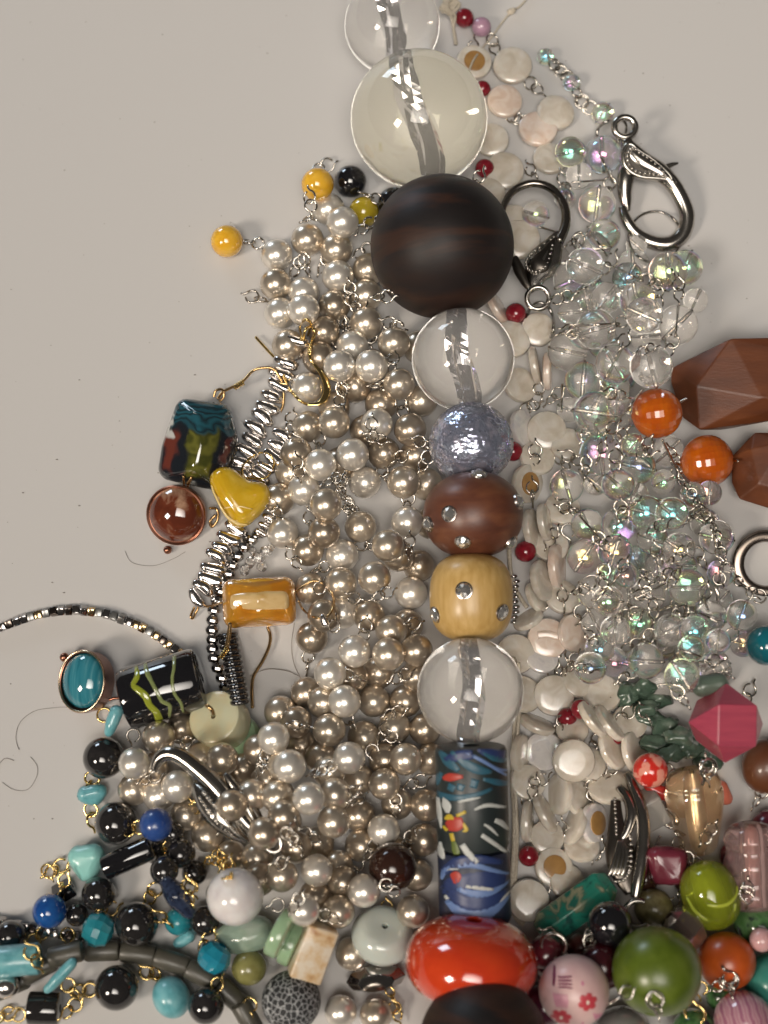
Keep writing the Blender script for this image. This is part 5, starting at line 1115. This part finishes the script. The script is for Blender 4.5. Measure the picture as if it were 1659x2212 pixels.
ball_item(mc, 'black_bead', 1318, 1995, 48, blackgl, .8, label='matt black bead behind the veined green stone')
ball_item(mc, 'oxblood_bead', 1300, 2085, 52, P('oxblood', (.05, .006, .01), .2, coat=.5), .6, label='dark oxblood bead between the floral and green beads')
def lampw():
    x, y = 1625, 1872; balls = [(0, 40, 0, 52), (0, -40, 0, 52)]; z = settle(x, y, balls, slack=.75); occupy(x, y, z, balls); s = sc_at(x, y, z)
    pr = [(18, 96), (44, 88), (60, 62), (54, 36), (62, 6), (56, -30), (62, -60), (46, -88), (18, -96)]; sp = smooth_path([(a, 0, b) for a, b in pr], 4)
    R = axisrot(camdir(92)); o = put('pink_lampwork_bead', lathe_mesh([(v.x, v.z) for v in sp]+[(18, -40), (18, 40)], 40), pinkgl, mc, mat4(at(x, y, z), R, s), 'ribbed pink glass bead with pale core')
    put('pale_core', lathe_mesh([(3, 95), (16, 95), (16, -95), (3, -95)], 20), P('pale_core', (.62, .50, .42), .5), o, mat4(at(x, y, z), R, s))
q(1.6, lampw)
ball_item(mc, 'mosaic_bead', 1640, 1995, 58, mosaic, 1.4, kz=.85, ang=80, label='dark green mottled glass bead')
ball_item(mc, 'rose_bead', 1645, 2030, 26, P('rose_glass', (.60, .35, .35), .2, coat=.6, sss=.2), 2.6, label='small rose pink bead')
ball_item(mc, 'teal_wooden_bead', 1668, 2120, 60, tealsw, 1.2, label='matt teal wooden bead at the edge')
ball_item(mc, 'pink_swirl_bead', 1606, 2205, 64, swirl, 2.2, hole=.1, ang=95, label='pink glass bead with plum swirls')
ball_item(mc, 'grey_pearl', 1345, 2225, 62, greyp, 1.5, kz=.8, ang=90, label='silvery grey oval pearl')
ball_item(mc, 'olive_stone_bead', 1412, 1962, 42, P('speckled_olive', (.12, .10, .04), .3, coat=.4, base2=(.22, .19, .09), scale=2.5), .7, label='speckled olive stone bead behind the clasp eye')
ball_item(mc, 'smoky_crystal', 1478, 2010, 46, P('smoky_quartz', (.22, .16, .14), .08, trans=.6, coat=.5), .8, me=facet('sc', 8, 1), label='smoky faceted crystal')
ball_item(mc, 'plum_bead', 1660, 1790, 40, magst, .6)
ball_item(mc, 'green_chip', 1500, 2230, 50, mosaic, .6)
ball_item(mc, 'maroon_bead', 1180, 2060, 40, P('maroon', (.10, .012, .02), .2, coat=.6), .5)
for x, y, r_, m_ in [(1200, 2085, 46, P('maroon', (.05, .006, .01), .2, coat=.6)), (1172, 2170, 50, P('plum_gloss', (.07, .012, .03), .2, coat=.6)), (1345, 2050, 40, blackgl), (1390, 1895, 34, brownb), (1255, 2045, 30, P('rust_red', (.09, .015, .01), .3, coat=.4)), (1490, 1900, 36, brownb), (1590, 1850, 36, magst), (1560, 2150, 36, mosaic)]:
    ball_item(mc, 'gap_filler_bead', x, y, r_, m_, .3)  # dark filler beads, added to darken the gaps in the heap
links(mc, [(1494, 1858, 160), (1614, 1928, 90), (1419, 2172, 100), (1578, 2122, 100), (1453, 1960, 80), (1275, 2030, 80), (1195, 2022, 150), (1470, 1832, 110), (1528, 1664, 100), (1450, 1668, 150), (1640, 1720, 60), (1530, 1800, 60), (1615, 1500, 60), (1560, 2125, 30), (1345, 2150, 30)], silver, R=14, wr=2.4, stem=14)
eyes(mc, [(1196, 2042, 295, 1.7), (1275, 2034, 300), (1415, 2160, 280, 1.2), (1578, 2118, 120, 1.2), (1530, 1660, 250, 1.3), (1614, 1930, 270), (1455, 1765, 320, 1.5)], silver, R=16, wr=2.6)
eyes(mc, [(1501, 2190, 100, 1.5), (1513, 2135, 270)], gold, R=15, wr=2.6)

# ------------------------------------------------------------------ 16. thread, cord knot and stray hairs
th = thing('linen_thread', 'thin pale thread with a small knot trailing off the shell chain', 'thread', 1070, 70)
wirepath(th, 'thread_line', [(1014, 150), (1024, 128), (1045, 100), (1062, 80), (1085, 48), (1105, 25), (1125, 12), (1150, -20)], cord, 2.6, lv=4, lift=5)
def knot():
    px_obj(th, 'knot', blob([(-5, 0, 0, 6), (5, 4, 0, 6), (0, -4, 3, 5)], 8, 2, 2, .2), cord, 1105, 25, topat(1105, 25, 6))
q(4, knot)
kn = thing('cord_knot', 'cream cord knot beside the topmost clear ball', 'cord', 968, 20)
for k_ in range(5):
    rk = random.Random(k_+5); rk_u = rk.uniform; rk.uniform = lambda a, b, u=rk_u: u(a*1.8, b*1.8)
    wirepath(kn, 'cord_loop', [(952+rk.uniform(-6, 10), -25, 30), (958+rk.uniform(0, 12), 2, 44+rk.uniform(-8, 8)), (950+rk.uniform(0, 10), 20, 40), (970+rk.uniform(-4, 8), 26, 46), (984+rk.uniform(-6, 6), 8, 52), (972+rk.uniform(-5, 5), -4, 58), (962+rk.uniform(-5, 5), 14, 60), (976+rk.uniform(-4, 4), 32, 40)]+([(980, 62, 20), (984+k_*2, 96, 16)] if k_ < 2 else []), cord, 3.6, lv=4)
def hair(label, pts, wr=.5):
    t = thing('stray_hair', label, 'hair', pts[0][0], pts[0][1])
    wirepath(t, 'strand', [(a, b, 1.2) for a, b in pts], hairm, wr, lv=9)
hair('long curled stray hair on the bare table below the turquoise drop', [(210, 1530), (185, 1540), (150, 1528), (110, 1530), (75, 1536), (45, 1558), (34, 1590), (40, 1618), (42, 1615)])
hair('small hooked stray hair at the table edge', [(30, 1643), (12, 1638), (0, 1648), (-10, 1665)], .8)
hair('faint looped stray hair near the hooked one', [(66, 1635), (80, 1655), (78, 1680), (60, 1705), (30, 1706), (5, 1690)])
hair('fine stray hair beside the round brown drop', [(270, 1190), (285, 1215), (330, 1222), (372, 1208), (400, 1192)])
hp = thing('stray_hair', 'dark stray hair looping across the gap between amber block and pearls', 'hair', 640, 1400)
wirepath(hp, 'strand', [(636, 1345), (630, 1390), (634, 1430), (648, 1462), (655, 1475)], hairm, .8, lv=9.2, lift=2)
wirepath(hp, 'strand', [(540, 1460), (575, 1446), (615, 1448), (645, 1460)], hairm, .8, lv=9.2, lift=2)

def dust_go():
    bm = bmesh.new(); rr_ = random.Random(21)
    for i in range(150):
        x, y = (rr_.uniform(0, 700), rr_.uniform(0, 1900)) if i % 3 else (rr_.uniform(1200, 1659), rr_.uniform(0, 700))
        p = at(x, y, .6); bmesh.ops.create_icosphere(bm, subdivisions=1, radius=rr_.choice((.6, .8, .8, 1.1, 1.6)), matrix=Matrix.Translation(p) @ Matrix.Diagonal((rr_.uniform(.7, 2.2), 1, .5, 1)))
    d_ = put('dust', from_bm(bm), P('dust_grey', (.30, .28, .26), .8), None, mat4((0, 0, 0))); d_['kind'] = 'stuff'; d_['label'] = 'fine grey dust specks scattered over the table'; d_['category'] = 'dust'
q(9.5, dust_go)
# ------------------------------------------------------------------ build everything from the bottom of the heap upwards
for lv, i, fn in sorted(QUEUE, key=lambda e: (e[0], e[1])): fn()
